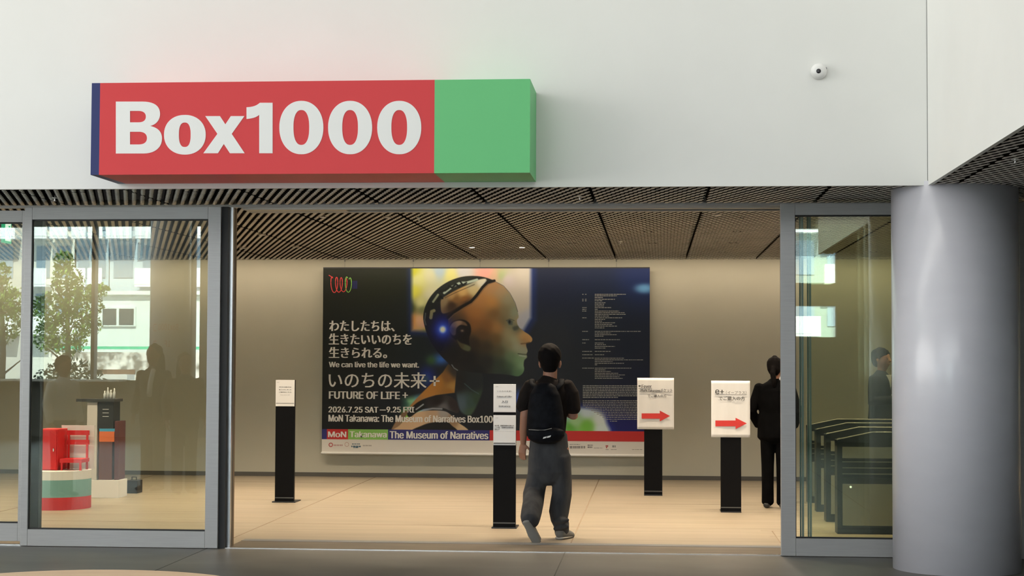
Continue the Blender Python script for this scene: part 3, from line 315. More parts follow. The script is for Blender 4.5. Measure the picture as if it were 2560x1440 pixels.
boxes('wall_atrium_right', [(8, YF, 0, 8.3, 14.4, 9.2)], DIM, None, 'structure')
boxes('ceiling_atrium', [(-16.3, YF - .3, 9.0, 8.3, 23.2, 9.3)], mat('roof_white', (.7, .7, .68), .8), None, 'structure')

# ---- slatted wave ceiling: slats run about 17 degrees off the room axis, their edges zigzag
def slat_ceiling(name, rects, parent_kind='structure'):
    SP, PER, TAN = .0705, .111, math.tan(radians(17.3))
    XS0, PW = -.484, .914
    rowsY = (13.245, 15.908, 17.66, 19.383, 21.1)
    V, Fc, SID = [], [], []
    nv = 0
    h, w0, w1, amp = .06, .0140, .0126, .0068
    st = PER / 2
    for (X0, Y0, X1, Y1) in rects:
        k0 = math.floor((X0 - XS0) / PW) - 1; k1 = math.ceil((X1 - XS0) / PW) + 1
        for k in range(k0, k1):
            pa, pb = XS0 + PW * k + .010, XS0 + PW * (k + 1) - .010
            pa, pb = max(pa, X0), min(pb, X1)
            if pb - pa < .05: continue
            pc = XS0 + PW * (k + .5)
            c0 = pa + Y0 * TAN; c1 = pb + Y1 * TAN           # slat line: x = c - y tan
            for j in range(math.ceil(c0 / SP), math.floor(c1 / SP) + 1):
                c = j * SP
                ya = max(Y0, (c - pb) / TAN); yb = min(Y1, (c - pa) / TAN)
                if yb - ya < .04: continue
                cuts = []
                for ry in rowsY:
                    if abs((c - ry * TAN) - pc) < .075 and abs((c - ry * TAN) - pc) > .012 and ya < ry < yb: cuts.append(ry)
                segs, a = [], ya
                for ry in cuts: segs.append((a, ry - .03)); a = ry + .03
                segs.append((a, yb))
                for a, b in segs:
                    if b - a < .02: continue
                    i0, i1 = math.ceil(a / st), math.floor(b / st)
                    ys = [a] + [i * st for i in range(i0, i1 + 1) if a + .004 < i * st < b - .004] + [b]
                    ys = np.array(ys)
                    ph = ys / st; off = amp * (1 - 2 * np.abs(((ph) % 2) - 1))
                    xs = c - ys * TAN + off
                    n = len(ys)
                    pts = np.empty((n, 6, 3))
                    for q, (dx, dz) in enumerate(((-w0, h), (-w0, .004), (-w1, 0), (w1, 0), (w0, .004), (w0, h))):
                        pts[:, q, 0] = np.clip(xs + dx, pa, pb); pts[:, q, 1] = ys; pts[:, q, 2] = ZC + dz
                    V.append(pts.reshape(-1, 3))
                    i = np.arange(n - 1)[:, None] * 6; q = np.arange(5)[None, :]
                    A = nv + i + q
                    Fc.append(np.stack((A, A + 6, A + 7, A + 1), -1).reshape(-1, 4))
                    e = nv + (n - 1) * 6
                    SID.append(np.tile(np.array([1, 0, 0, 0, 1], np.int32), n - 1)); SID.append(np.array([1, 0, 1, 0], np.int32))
                    Fc.append(np.array([[nv, nv + 1, nv + 4, nv + 5], [nv + 1, nv + 2, nv + 3, nv + 4], [e + 5, e + 4, e + 1, e], [e + 4, e + 3, e + 2, e + 1]]))
                    nv += n * 6
    nslat = sum(len(f) for f in Fc)
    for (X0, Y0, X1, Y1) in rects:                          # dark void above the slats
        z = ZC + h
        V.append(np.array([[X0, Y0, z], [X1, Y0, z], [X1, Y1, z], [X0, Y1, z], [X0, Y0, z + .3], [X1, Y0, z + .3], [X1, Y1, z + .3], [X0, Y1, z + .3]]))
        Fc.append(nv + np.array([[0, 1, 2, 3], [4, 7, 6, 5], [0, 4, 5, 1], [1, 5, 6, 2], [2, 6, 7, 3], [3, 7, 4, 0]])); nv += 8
    V = np.concatenate(V); Fc = np.concatenate(Fc)
    me = bpy.data.meshes.new(name)
    me.vertices.add(len(V)); me.vertices.foreach_set('co', V.ravel())
    me.loops.add(Fc.size); me.loops.foreach_set('vertex_index', Fc.ravel().astype(np.int32))
    me.polygons.add(len(Fc)); me.polygons.foreach_set('loop_start', np.arange(0, Fc.size, 4, dtype=np.int32))
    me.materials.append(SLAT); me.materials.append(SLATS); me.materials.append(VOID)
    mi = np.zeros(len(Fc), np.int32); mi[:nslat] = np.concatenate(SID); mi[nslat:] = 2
    me.polygons.foreach_set('material_index', mi)
    me.update(); me.validate()
    return obj(name, me, None, None, parent_kind)
slat_ceiling('ceiling', [(-10, YW + .03, 7, YB), (2.10, 6.6, 7, YW + .03)])

# ------------------------------------------------------------------ glass door front
def frame_leaf(name, x0, x1, y, z0, z1, sl, sr, tr, br, depth=.06, glass_off=.03, label=None):
    d = bpy.data.objects.new(name, None); COL.objects.link(d); d.location = ((x0 + x1) / 2, y, 0); d['kind'] = 'structure'
    cx = (x0 + x1) / 2; a, b = x0 - cx, x1 - cx
    boxes('stile', [(a, 0, z0, a + sl, depth, z1)], ALU, d, bevel=.003)
    if sr: boxes('stile', [(b - sr, 0, z0, b, depth, z1)], ALU, d, bevel=.003)
    boxes('top_rail', [(a + sl + .0015, .001, z1 - tr, b - sr - .0015, depth - .001, z1)], ALU, d, bevel=.002)
    boxes('bottom_rail', [(a + sl + .0015, .001, z0, b - sr - .0015, depth - .001, z0 + br)], ALU, d, bevel=.002)
    boxes('gasket', [(a + sl, .02, z0 + br, b - sr, .04, z0 + br + .012), (a + sl, .02, z1 - tr - .012, b - sr, .04, z1 - tr),
                     (a + sl, .02, z0 + br, a + sl + .006, .04, z1 - tr)], BLACK, d)
    boxes('glass_pane', [(a + sl, glass_off - .004, z0 + br, b - sr, glass_off + .004, z1 - tr)], GLASS, d)
    return d
frame_leaf('door_1', -5.305, -3.614, YD, .004, 2.858, .062, .108, .104, .138)
frame_leaf('door_2', 1.038, 3.05, YD, .004, 2.869, .118, .10, .096, .142)
frame_leaf('window_1', -8.6, -5.315, YD + .10, .03, 2.84, .10, .05, .10, .15)
frame_leaf('window_4', 3.07, 5.2, YD + .02, .03, 2.84, .07, .07, .10, .15)
# inner frameless leaves parked behind the right hand leaf, edges showing
def glass_leaf(name, x0, x1, y):
    d = bpy.data.objects.new(name, None); COL.objects.link(d); d.location = (x0, y, 0); d['kind'] = 'structure'
    boxes('glass_pane', [(.012, -.005, .05, x1 - x0, .005, 2.82)], GLASS, d)
    boxes('polished_edge', [(0, -.007, .05, .012, .007, 2.82)], GEDGE, d)
    boxes('edge_strip', [(.016, -.012, .05, .034, .012, 2.82)], mat('edge_seal', (.16, .24, .26), .3, .3), d)
    return d
glass_leaf('door_3', 1.205, 2.9, 14.2)
glass_leaf('door_4', 1.288, 3.0, 14.42)
# inner leaf parked behind the left hand leaf
d5 = bpy.data.objects.new('door_5', None); COL.objects.link(d5); d5.location = (-5.2, 14.22, 0); d5['kind'] = 'structure'
boxes('stile', [(-.115, 0, .02, -.035, .04, 2.82)], BLACK, d5)
boxes('edge_strip', [(-.032, .0, .02, -.012, .03, 2.82)], ALUD, d5)
boxes('trim_3', [(-3.612, 14.03, 0, -3.560, 14.30, 2.86)], BLACK, None, 'structure')
boxes('trim_4', [(-3.560, 14.10, 0, -3.534, 14.16, 2.86)], ALUB, None, 'structure')
boxes('trim_5', [(-3.560, 14.162, 0, -3.530, 14.22, 2.86)], mat('bronze_strip', (.22, .17, .12), .5, .4), None, 'structure')
# head track over the opening
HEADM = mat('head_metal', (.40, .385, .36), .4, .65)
boxes('trim_6', [(-8.6, 14.38, 2.884, 5.2, 14.42, ZC + .05)], ALU, None, 'structure')
boxes('trim_7', [(-3.53, 14.42, 2.868, 5.2, 14.50, ZC + .05), (-3.53, 14.68, 2.866, 5.2, 14.75, ZC + .05)], HEADM, None, 'structure')
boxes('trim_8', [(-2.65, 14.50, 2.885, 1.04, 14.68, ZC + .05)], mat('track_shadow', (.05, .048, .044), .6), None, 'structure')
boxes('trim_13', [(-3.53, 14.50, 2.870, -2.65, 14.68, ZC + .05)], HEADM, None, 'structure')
# threshold: bright nosing, stone strip, grey track
boxes('trim_9', [(-8.6, 14.035, 0, -5.31, 14.075, .012), (-3.60, 14.04, 0, 1.04, 14.065, .006), (.30, 14.075, 0, 1.04, 14.10, .005)], ALUB, None, 'structure')
boxes('trim_10', [(-3.56, 14.60, 0, 1.2, 14.75, .005)], mat('track_grey', (.17, .18, .19), .4, .2), None, 'structure')
boxes('trim_11', [(-3.56, 14.065, 0, 1.2, 14.62, .0025)], noise_mat('threshold_stone', (.085, .068, .05), (.13, .105, .078), scale=(.5, 3, 1), nscale=3, rough=.4), None, 'structure')

# round column
colm = noise_mat('column_paint', (.66, .66, .715), (.68, .68, .735), scale=(.7, .7, 2), nscale=3.5, detail=3, rough=.24, spec=.7, bump=.10)
bm = bmesh.new(); lathe(bm, [(.477, 0), (.477, ZC + .03)], n=128)
c = from_bm('column', bm, colm, smooth=True); c.location = (2.317, 13.33, 0)
for p in c.data.polygons: p.use_smooth = abs(p.normal.z) < .5
tag(c, 'thick round grey-painted column at the right end of the glass doors', 'column')

# ------------------------------------------------------------------ sign box
sx0, sx1, sy0, sz0, sz1 = -4.165, -.892, 12.30, 2.945, 3.631
sg = thing('sign_box', 'long red and green box sign on the white wall above the doors', 'sign', ((sx0 + sx1) / 2, YW, sz0))
def sgl(x): return x - (sx0 + sx1) / 2
xr, xg = atY(249, 320, sy0).x, atY(1086, 320, sy0).x
RED = mat('sign_red', lin((214, 60, 64)), .45, 0, .3); GRN = mat('sign_green', lin((106, 198, 128)), .45, 0, .3)
NAVY = mat('sign_navy', lin((38, 48, 105)), .45, 0, .3); SWHITE = mat('sign_white', (.86, .87, .85), .5, 0, .3)
hgt, dep = sz1 - sz0, sy0 - YW
boxes('navy_panel', [(sgl(sx0), dep, 0, sgl(xr), -.001, hgt)], NAVY, sg)
boxes('red_panel', [(sgl(xr), dep, 0, sgl(xg), -.001, hgt)], RED, sg)
boxes('green_panel', [(sgl(xg), dep, 0, sgl(sx1), -.001, hgt)], GRN, sg)
def q1(u, v): return (200 + u * .2265625, 180 + v * .2265625)
def q2(u, v): return (780 + u * .234375, 180 + v * .234375)
def bez(p0, p1, p2, p3, n=10):
    r = []
    for i in range(1, n + 1):
        t = i / n; a = (1 - t)
        r.append(tuple(a ** 3 * p0[k] + 3 * a * a * t * p1[k] + 3 * a * t * t * p2[k] + t ** 3 * p3[k] for k in (0, 1)))
    return r
def sup(cx, cy, rx, ry, e, n=64):
    f = lambda v: math.copysign(abs(v) ** (2 / e), v)
    return [(cx + rx * f(cos(2 * pi * i / n)), cy + ry * f(sin(2 * pi * i / n))) for i in range(n)]
Bo = [(397, 900), (397, 327), (690, 327)] + bez((690, 327), (820, 327), (884, 375), (884, 462)) + bez((884, 462), (884, 535), (840, 580), (775, 596)) \
    + bez((775, 596), (855, 612), (906, 655), (906, 735)) + bez((906, 735), (906, 840), (820, 900), (700, 900))
B1 = [(553, 430), (553, 556), (645, 556)] + bez((645, 556), (705, 556), (728, 530), (728, 493)) + bez((728, 493), (728, 455), (702, 430), (645, 430))
B2 = [(553, 660), (553, 800), (650, 800)] + bez((650, 800), (712, 800), (740, 772), (740, 730)) + bez((740, 730), (740, 688), (712, 660), (650, 660))
oo, oi = sup(1158, 693, 230, 219, 2.15), sup(1157, 693, 65, 135, 2.5)
xx = [(1383, 487), (1545, 487), (1605, 578), (1665, 487), (1815, 487), (1675, 683), (1818, 897), (1655, 897), (1588, 795), (1523, 897), (1362, 897), (1517, 683)]
one = [(1985, 340), (2126, 340), (2126, 897), (1978, 897), (1978, 473)] + bez((1978, 473), (1945, 505), (1895, 514), (1838, 519), 6) + [(1838, 390)] + bez((1838, 390), (1915, 385), (1950, 372), (1985, 340), 6)
L = [[q1(*p) for p in P] for P in (Bo, B1, B2, oo, oi, xx, one)]
for cx in (-113, 407, 931):
    L.append([q2(*p) for p in sup(cx, 593, 235, 285, 2.12)]); L.append([q2(*p) for p in sup(cx, 592, 84, 186, 2.35)])
def w2(p):
    a = atY(p[0], p[1], sy0); return (sgl(a.x), a.z - sz0)
shapes2d([[w2(p) for p in P] for P in L], dep - .001, .004, 'lettering', SWHITE, sg)

# ------------------------------------------------------------------ hanging exhibition banner
YP = 22.46
bx0, bx1 = -4.396, -.040
pz = lambda px, py: atY(px, py, YP)
zt, zb = pz(1200, 668.5).z, pz(1200, 1138).z
bn = thing('exhibition_banner', 'wide dark exhibition banner with an android head in profile, hung on the far wall', 'banner', ((bx0 + bx1) / 2, YP, 0))
bcx = (bx0 + bx1) / 2
BW = mat('banner_white', (.80, .765, .71), .7)
boxes('banner_sheet', [(bx0 - bcx, .002, zb, bx1 - bcx, .008, zt)], BW, bn)
bm = bmesh.new(); tube(bm, [(bx0 - bcx, -.002, zb + .012), (bx1 - bcx, -.002, zb + .012)], [.017, .017], (0, 0, 1), 16)
from_bm('bottom_rod', bm, mat('rod_white', (.86, .85, .82), .35), bn, smooth=True)
boxes('top_bar', [(bx0 - bcx, -.004, zt - .012, bx1 - bcx, .012, zt + .003)], mat('bar_black', (.02, .02, .022), .5), bn)

# --- printed picture: one colour per point of a fine grid
GX0, GX1, GY0, GY1 = 807.0, 1625.0, 670.0, 1076.0
NX, NY = 819, 407
gx, gy = np.meshgrid(np.linspace(GX0, GX1, NX), np.linspace(GY0, GY1, NY))
img = np.zeros((NY, NX, 3))
def rbf(ctrl, s=14.0, p=2.0):
    num = np.zeros((NY, NX, 3)); den = np.zeros((NY, NX))
    for x, y, c in ctrl:
        w = 1.0 / ((gx - x) ** 2 + (gy - y) ** 2 + s * s) ** p
        num += w[..., None] * np.array(c, float); den += w
    return num / den[..., None]
def sdist(P):
    d = np.full((NY, NX), 1e9); ins = np.zeros((NY, NX), bool)
    for (x0, y0), (x1, y1) in zip(P, P[1:] + P[:1]):
        ex, ey = x1 - x0, y1 - y0
        t = np.clip(((gx - x0) * ex + (gy - y0) * ey) / (ex * ex + ey * ey + 1e-9), 0, 1)
        d = np.minimum(d, np.hypot(gx - x0 - t * ex, gy - y0 - t * ey))
        cr = ((y0 > gy) != (y1 > gy)) & (gx < ex * (gy - y0) / (ey if abs(ey) > 1e-9 else 1e-9) + x0)
        ins ^= cr
    return np.where(ins, -d, d)
def put(alpha, colr):
    global img
    a = alpha[..., None]; img = img * (1 - a) + np.asarray(colr, float) * a
def area(P, colr, soft=1.6, op=1.0): put(np.clip(.5 - sdist(P) / soft, 0, 1) * op, colr)
def stroke(P, w, colr, soft=1.6, op=1.0):
    d = np.full((NY, NX), 1e9)
    for (x0, y0), (x1, y1) in zip(P, P[1:]):
        ex, ey = x1 - x0, y1 - y0
        t = np.clip(((gx - x0) * ex + (gy - y0) * ey) / (ex * ex + ey * ey + 1e-9), 0, 1)
        d = np.minimum(d, np.hypot(gx - x0 - t * ex, gy - y0 - t * ey))
    put(np.clip(.5 - (d - w / 2) / soft, 0, 1) * op, colr)
def blob(x, y, rx, ry, colr, op=1.0, p=2.0):
    r = ((gx - x) / rx) ** 2 + ((gy - y) / ry) ** 2
    put(np.exp(-r ** (p / 2)) * op, colr)
def smoothP(P, n=6):
    P = [np.array(p, float) for p in P]; out = []
    for i in range(len(P)):
        p0, p1, p2, p3 = P[i - 1], P[i], P[(i + 1) % len(P)], P[(i + 2) % len(P)]
        for k in range(n):
            t = k / n
            out.append(tuple(.5 * (2 * p1 + (p2 - p0) * t + (2 * p0 - 5 * p1 + 4 * p2 - p3) * t * t + (3 * p1 - p0 - 3 * p2 + p3) * t ** 3)))
    return out
Z4 = lambda P: [(1000 + u * .22222, 660 + v * .22222) for u, v in P]
Z5 = lambda P: [(790 + u * .25698, 780 + v * .25698) for u, v in P]
put(np.ones((NY, NX)), rbf([(830, 690, (24, 26, 20)), (940, 700, (26, 29, 20)), (830, 900, (17, 20, 18)), (960, 850, (20, 25, 24)), (1060, 880, (22, 30, 34)),
    (860, 1050, (15, 17, 18)), (1000, 1000, (18, 23, 28)), (1100, 960, (28, 30, 34)), (1300, 1000, (32, 36, 40)), (1390, 700, (24, 30, 48)), (1380, 860, (34, 38, 44)),
    (1500, 800, (27, 34, 44)), (1600, 690, (24, 36, 72)), (1600, 850, (25, 31, 44)), (1480, 690, (24, 32, 52)), (1590, 1000, (26, 32, 46)), (1570, 1060, (24, 26, 84)), (1450, 930, (31, 36, 42)), (1260, 1060, (22, 24, 28))], 30, 1.6))
# bright blurred panes behind the head
area([(1027, 655), (1337, 655), (1337, 800), (1318, 832), (1290, 834), (1030, 834)], (32, 52, 118), 26, .85)
area([(1031, 655), (1330, 655), (1330, 795), (1312, 826), (1080, 830), (1033, 828)],
     rbf([(1030, 680, (170, 164, 40)), (1036, 730, (196, 188, 66)), (1045, 700, (190, 186, 120)), (1080, 690, (186, 180, 140)), (1100, 680, (150, 165, 170)), (1130, 690, (196, 186, 110)), (1160, 680, (178, 172, 165)),
          (1220, 680, (205, 140, 125)), (1240, 690, (190, 150, 120)), (1255, 690, (150, 160, 110)), (1270, 700, (180, 165, 158)), (1320, 690, (182, 170, 152)), (1300, 760, (176, 164, 146)), (1322, 800, (160, 158, 160)),
          (1080, 740, (192, 186, 150)), (1055, 760, (200, 195, 130)), (1030, 772, (60, 66, 34)), (1058, 775, (105, 108, 70)), (1030, 800, (190, 120, 50)), (1050, 800, (205, 160, 120)), (1068, 812, (200, 150, 130)), (1070, 830, (150, 140, 60))], 9, 1.8), 11)
# coloured blurs
area([(1010, 1000), (1088, 985), (1060, 1050), (1010, 1056)], rbf([(1014, 1010, (40, 70, 60)), (1030, 1000, (120, 170, 120)), (1050, 995, (110, 180, 190)), (1075, 985, (50, 90, 160)), (1020, 1045, (130, 180, 60)), (1045, 1030, (170, 200, 170)), (1062, 1012, (70, 120, 180))], 8), 16)
blob(1072, 945, 20, 26, (24, 42, 130), .9); blob(1105, 900, 20, 13, (48, 92, 170), .95); blob(1082, 902, 13, 12, (52, 84, 40), .8)
blob(1068, 950, 10, 12, (60, 90, 60), .5)
blob(1612, 722, 24, 12, (88, 132, 165), 1, 3); blob(1298, 998, 10, 20, (60, 90, 190), .8)
area(smoothP([(1416, 1016), (1470, 1014), (1512, 1026), (1528, 1054), (1526, 1086), (1400, 1086), (1404, 1040)]), (30, 40, 120), 22, .9)
area(smoothP([(1420, 1022), (1466, 1019), (1505, 1030), (1519, 1056), (1518, 1086), (1400, 1086), (1408, 1044)]),
     rbf([(1430, 1030, (120, 150, 190)), (1470, 1026, (190, 196, 190)), (1505, 1045, (205, 205, 190)), (1508, 1072, (200, 205, 190)), (1440, 1050, (150, 180, 120)), (1470, 1065, (110, 165, 60)), (1425, 1070, (90, 150, 50)), (1410, 1072, (120, 170, 150))], 8), 12)
# shoulders and neck
area(smoothP(Z5([(740, 1180), (800, 1060), (870, 975), (910, 985), (850, 1080), (800, 1180)])), rbf([(985, 1060, (132, 100, 70)), (1010, 1035, (110, 84, 58))], 8), 2)
area(smoothP(Z5([(800, 1180), (830, 1110), (900, 1040), (1000, 985), (1110, 965), (1260, 968), (1330, 1005), (1400, 1075), (1470, 1180)]), 5),
     rbf([(1010, 1070, (190, 152, 112)), (1050, 1045, (196, 158, 118)), (1090, 1035, (176, 142, 108)), (1110, 1030, (150, 140, 130)), (1140, 1055, (140, 110, 80)), (1160, 1068, (190, 160, 120))], 9), 2)
area(smoothP(Z5([(960, 1170), (1050, 1110), (1150, 1080), (1280, 1072), (1340, 1110), (1370, 1170)]), 5), (22, 21, 20), 2)
area(Z5([(1300, 512), (1345, 530), (1385, 565), (1372, 700), (1365, 790), (1290, 800), (1180, 815), (1060, 855), (960, 930), (925, 925), (990, 850), (1080, 760), (1180, 660), (1250, 590)]),
     rbf([(1040, 1005, (150, 104, 58)), (1075, 975, (168, 112, 50)), (1100, 955, (160, 106, 44)), (1122, 945, (120, 82, 44)), (1135, 970, (160, 120, 60)), (1140, 930, (50, 44, 40)), (1130, 980, (140, 92, 40))], 8), 2.2)
area(smoothP(Z5([(905, 990), (990, 895), (1100, 840), (1230, 812), (1330, 830), (1400, 900), (1400, 985), (1320, 965), (1250, 940), (1110, 942), (1010, 975), (930, 1030)]), 5), rbf([(1040, 1015, (18, 18, 18)), (1100, 1005, (26, 22, 22)), (1140, 1010, (40, 34, 34)), (1110, 1020, (90, 86, 84))], 7), 2)
stroke(Z5([(990, 955), (1060, 905)]), 3, (190, 190, 185), 2, .8); stroke(Z5([(1060, 962), (1150, 945), (1240, 948)]), 4, (150, 148, 146), 3, .9)
# dark neck joining head and chest, with a green tail of cloth
area(smoothP(Z5([(1330, 480), (1600, 560), (1640, 700), (1620, 820), (1530, 1000), (1440, 985), (1400, 900), (1380, 760), (1390, 600)]), 5), rbf([(1150, 960, (30, 30, 30)), (1190, 960, (32, 36, 38)), (1160, 1010, (70, 84, 92)), (1180, 1010, (52, 70, 62)), (1200, 1000, (46, 62, 46)), (1185, 1030, (58, 76, 56))], 9), 5, .95)
stroke(Z5([(1460, 700), (1530, 760), (1600, 800)]), 1.6, (70, 88, 84), 1.8, .8)
# skull, face
outl = [(1075, 200), (1160, 240), (1232, 312), (1292, 410), (1328, 500), (1346, 570), (1348, 606), (1330, 640), (1346, 702), (1398, 752), (1470, 800), (1503, 842), (1492, 880), (1440, 892), (1436, 925), (1452, 980), (1440, 1016), (1446, 1052), (1416, 1085), (1408, 1135), (1414, 1190), (1392, 1238), (1340, 1266), (1240, 1250), (1120, 1240), (900, 1230), (640, 1190), (560, 1120), (470, 1030), (395, 930), (330, 820), (290, 700), (275, 600), (295, 490), (350, 380), (440, 280), (560, 200), (700, 150), (830, 138), (960, 152)]
area(smoothP(Z4(outl), 4), rbf([(x * .22222 + 1000, y * .22222 + 660, c) for x, y, c in (
    (1060, 260, (146, 108, 70)), (1050, 440, (160, 112, 58)), (1150, 330, (140, 116, 84)), (1230, 400, (124, 118, 92)), (1300, 560, (118, 126, 104)), (1200, 540, (110, 96, 66)), (1080, 560, (104, 76, 44)), (930, 420, (150, 104, 58)), (880, 560, (140, 92, 48)),
    (850, 680, (120, 78, 42)), (1000, 700, (112, 74, 40)), (1110, 715, (150, 104, 56)), (1180, 640, (96, 84, 58)), (1290, 690, (100, 106, 84)), (1330, 720, (64, 70, 60)), (1350, 660, (170, 140, 96)), (1400, 810, (190, 142, 84)), (1470, 845, (190, 140, 84)), (1420, 875, (130, 96, 60)),
    (1250, 780, (140, 128, 92)), (1290, 860, (150, 150, 118)), (1330, 930, (150, 150, 124)), (1400, 960, (142, 144, 124)), (1240, 900, (112, 104, 74)), (1100, 850, (92, 70, 42)), (950, 800, (84, 60, 38)), (1000, 930, (52, 44, 34)), (850, 900, (42, 36, 30)), (1140, 980, (70, 66, 48)),
    (1270, 1040, (88, 108, 78)), (1340, 1080, (110, 138, 98)), (1390, 1150, (124, 150, 112)), (1360, 1230, (74, 104, 70)), (1250, 1150, (58, 78, 56)), (1150, 1130, (44, 52, 44)), (1000, 1100, (34, 35, 34)), (800, 1050, (27, 27, 28)), (1200, 1240, (42, 50, 46)), (900, 1220, (27, 28, 30)), (620, 1000, (26, 26, 27)),
    (400, 800, (16, 18, 34)), (480, 900, (19, 20, 34)), (350, 600, (20, 22, 24)), (700, 700, (60, 46, 34)))], 17, 2.2), 1.8)
skull = [(1085, 200), (1000, 228), (935, 300), (872, 385), (800, 450), (700, 510), (610, 565), (555, 630), (560, 800), (470, 1000), (395, 930), (330, 820), (290, 700), (275, 600), (295, 490), (350, 380), (440, 280), (560, 200), (700, 150), (830, 138), (960, 152)]
area(smoothP(Z4(skull), 3), rbf([(x * .22222 + 1000, y * .22222 + 660, c) for x, y, c in ((330, 500, (22, 25, 24)), (330, 700, (18, 20, 30)), (450, 300, (30, 34, 32)), (700, 170, (34, 36, 30)), (950, 165, (26, 26, 24)), (480, 850, (14, 15, 30)), (600, 560, (34, 26, 22)), (500, 650, (16, 18, 48)))], 10), 1.8)
area(smoothP(Z4([(470, 470), (480, 400), (560, 345), (660, 290), (800, 225), (900, 180), (985, 175), (930, 262), (862, 350), (795, 420), (690, 475), (580, 540), (490, 560)]), 4), rbf([(x * .22222 + 1000, y * .22222 + 660, c) for x, y, c in ((500, 420, (118, 100, 72)), (600, 360, (152, 118, 72)), (720, 330, (176, 140, 84)), (840, 290, (176, 156, 108)), (930, 210, (186, 176, 150)), (820, 220, (140, 134, 110)), (640, 400, (110, 78, 42)), (740, 400, (120, 80, 40)), (600, 470, (52, 38, 28)), (760, 440, (62, 44, 30)))], 6), 3)
for P, wd, c in (([(520, 385), (640, 325), (850, 235)], 1.4, (66, 50, 34)), ([(510, 330), (600, 260), (690, 215), (760, 215), (880, 180)], 6, (150, 158, 138)), ([(360, 610), (370, 540), (395, 530)], 8, (112, 106, 74)), ([(385, 430), (420, 380), (440, 350)], 5, (120, 124, 100)),
                ([(470, 310), (520, 300), (560, 270)], 6, (24, 26, 24)), ([(560, 250), (600, 270), (640, 230), (680, 260)], 5, (20, 22, 22)), ([(690, 200), (720, 240), (760, 215)], 4, (22, 24, 24)), ([(440, 420), (470, 370), (490, 390)], 5, (18, 20, 20)), ([(300, 560), (290, 640), (305, 690)], 3, (70, 74, 70))):
    stroke(Z4(P), wd, c, 2.0)
stroke(Z4([(1075, 192), (1000, 212), (940, 268), (875, 360), (812, 430), (720, 482), (620, 552), (552, 612)]), 6.5, (20, 18, 17), 2)
stroke(Z4([(1080, 205), (1010, 232), (950, 295), (885, 385), (815, 458), (715, 512), (620, 570), (562, 630)]), 1.6, (98, 74, 52), 2, .9)
stroke(Z4([(985, 190), (935, 240)]), 2.0, (170, 168, 158), 2, .8)
stroke(Z4([(1085, 200), (1180, 250), (1250, 330), (1310, 440), (1340, 540)]), 1.0, (46, 44, 44), 1.6, .8)
# ear, glow
area(smoothP(Z4([(565, 740), (590, 670), (660, 635), (740, 635), (800, 680), (815, 760), (795, 840), (800, 920), (810, 975), (760, 985), (690, 950), (650, 870), (590, 820)])), (22, 20, 20), 3)
area(smoothP(Z4([(572, 735), (610, 665), (680, 642), (745, 660), (770, 700), (700, 690), (650, 730), (640, 800), (600, 800)])), rbf([(1135, 808, (112, 92, 74)), (1150, 806, (128, 102, 78)), (1165, 812, (90, 68, 50)), (1135, 830, (70, 58, 50))], 5), 3)
area(smoothP(Z4([(655, 860), (700, 890), (800, 930), (808, 975), (770, 985), (700, 950)])), rbf([(1150, 865, (74, 64, 44)), (1175, 872, (82, 84, 58))], 5), 4, .9)
blob(1159, 828, 4, 3, (130, 104, 80), .8)
blob(1110, 826, 26, 28, (18, 30, 130), .95); blob(1110, 825, 15, 16, (60, 96, 205), .9); blob(1110, 825, 7.5, 8, (235, 240, 250), 1, 3)
# eye, nostril, lips, chin highlight
area(Z4([(1215, 640), (1250, 628), (1285, 648), (1280, 690), (1240, 690)]), (66, 74, 66), 3, .8); blob(1277.5, 805.5, 3.2, 4.8, (24, 28, 32), 1, 3)
stroke(Z4([(1210, 640), (1250, 622), (1300, 640)]), 1.6, (60, 62, 52), 2, .8)
area(smoothP(Z4([(1285, 715), (1340, 700), (1345, 735), (1300, 750)])), (58, 64, 56), 5, .8)
stroke(Z4([(1345, 1012), (1395, 1018), (1442, 1020)]), 2.0, (52, 56, 46), 2, .9); stroke(Z4([(1360, 1032), (1430, 1045)]), 2.4, (158, 164, 146), 2.4, .8)
stroke(Z4([(1380, 900), (1430, 896), (1470, 885)]), 3, (92, 66, 44), 3, .8)
stroke(Z4([(600, 1140), (625, 1175), (665, 1200)]), 2, (140, 140, 136), 2.4, .9)
img = np.clip(img, 0, 255) / 255
linimg = np.where(img <= .04045, img / 12.92, ((img + .055) / 1.055) ** 2.4)
linimg = np.clip(linimg * np.array((1.3, 1.45, 1.7)), 0, .95)          # ink under warm lamps
me = bpy.data.meshes.new('printed_picture')
pgx0, pgx1 = bx0 - bcx, bx1 - bcx
zpic = pz(1200, 1075.5).z
XX, ZZ = np.meshgrid(np.linspace(pgx0, pgx1, NX), np.linspace(zt - .004, zpic, NY))
V = np.stack((XX, np.full_like(XX, .0008), ZZ), -1).reshape(-1, 3)
ii = (np.arange(NY - 1)[:, None] * NX + np.arange(NX - 1)[None, :]).ravel()
Fq = np.stack((ii, ii + NX, ii + NX + 1, ii + 1), -1)
me.vertices.add(len(V)); me.vertices.foreach_set('co', V.ravel())
me.loops.add(Fq.size); me.loops.foreach_set('vertex_index', Fq.ravel().astype(np.int32))
me.polygons.add(len(Fq)); me.polygons.foreach_set('loop_start', np.arange(0, Fq.size, 4, dtype=np.int32))
me.update()
ca = me.color_attributes.new('print', 'FLOAT_COLOR', 'POINT')
ca.data.foreach_set('color', np.concatenate((linimg.reshape(-1, 3), np.ones((NX * NY, 1))), 1).ravel().astype(np.float32))
PM = mat('banner_print', (.5, .5, .5), .55, 0, .25)
at = PM.node_tree.nodes.new('ShaderNodeAttribute'); at.attribute_name = 'print'
PM.node_tree.links.new(at.outputs['Color'], PM.node_tree.nodes['Principled BSDF'].inputs['Base Color'])
obj('printed_picture', me, PM, bn)

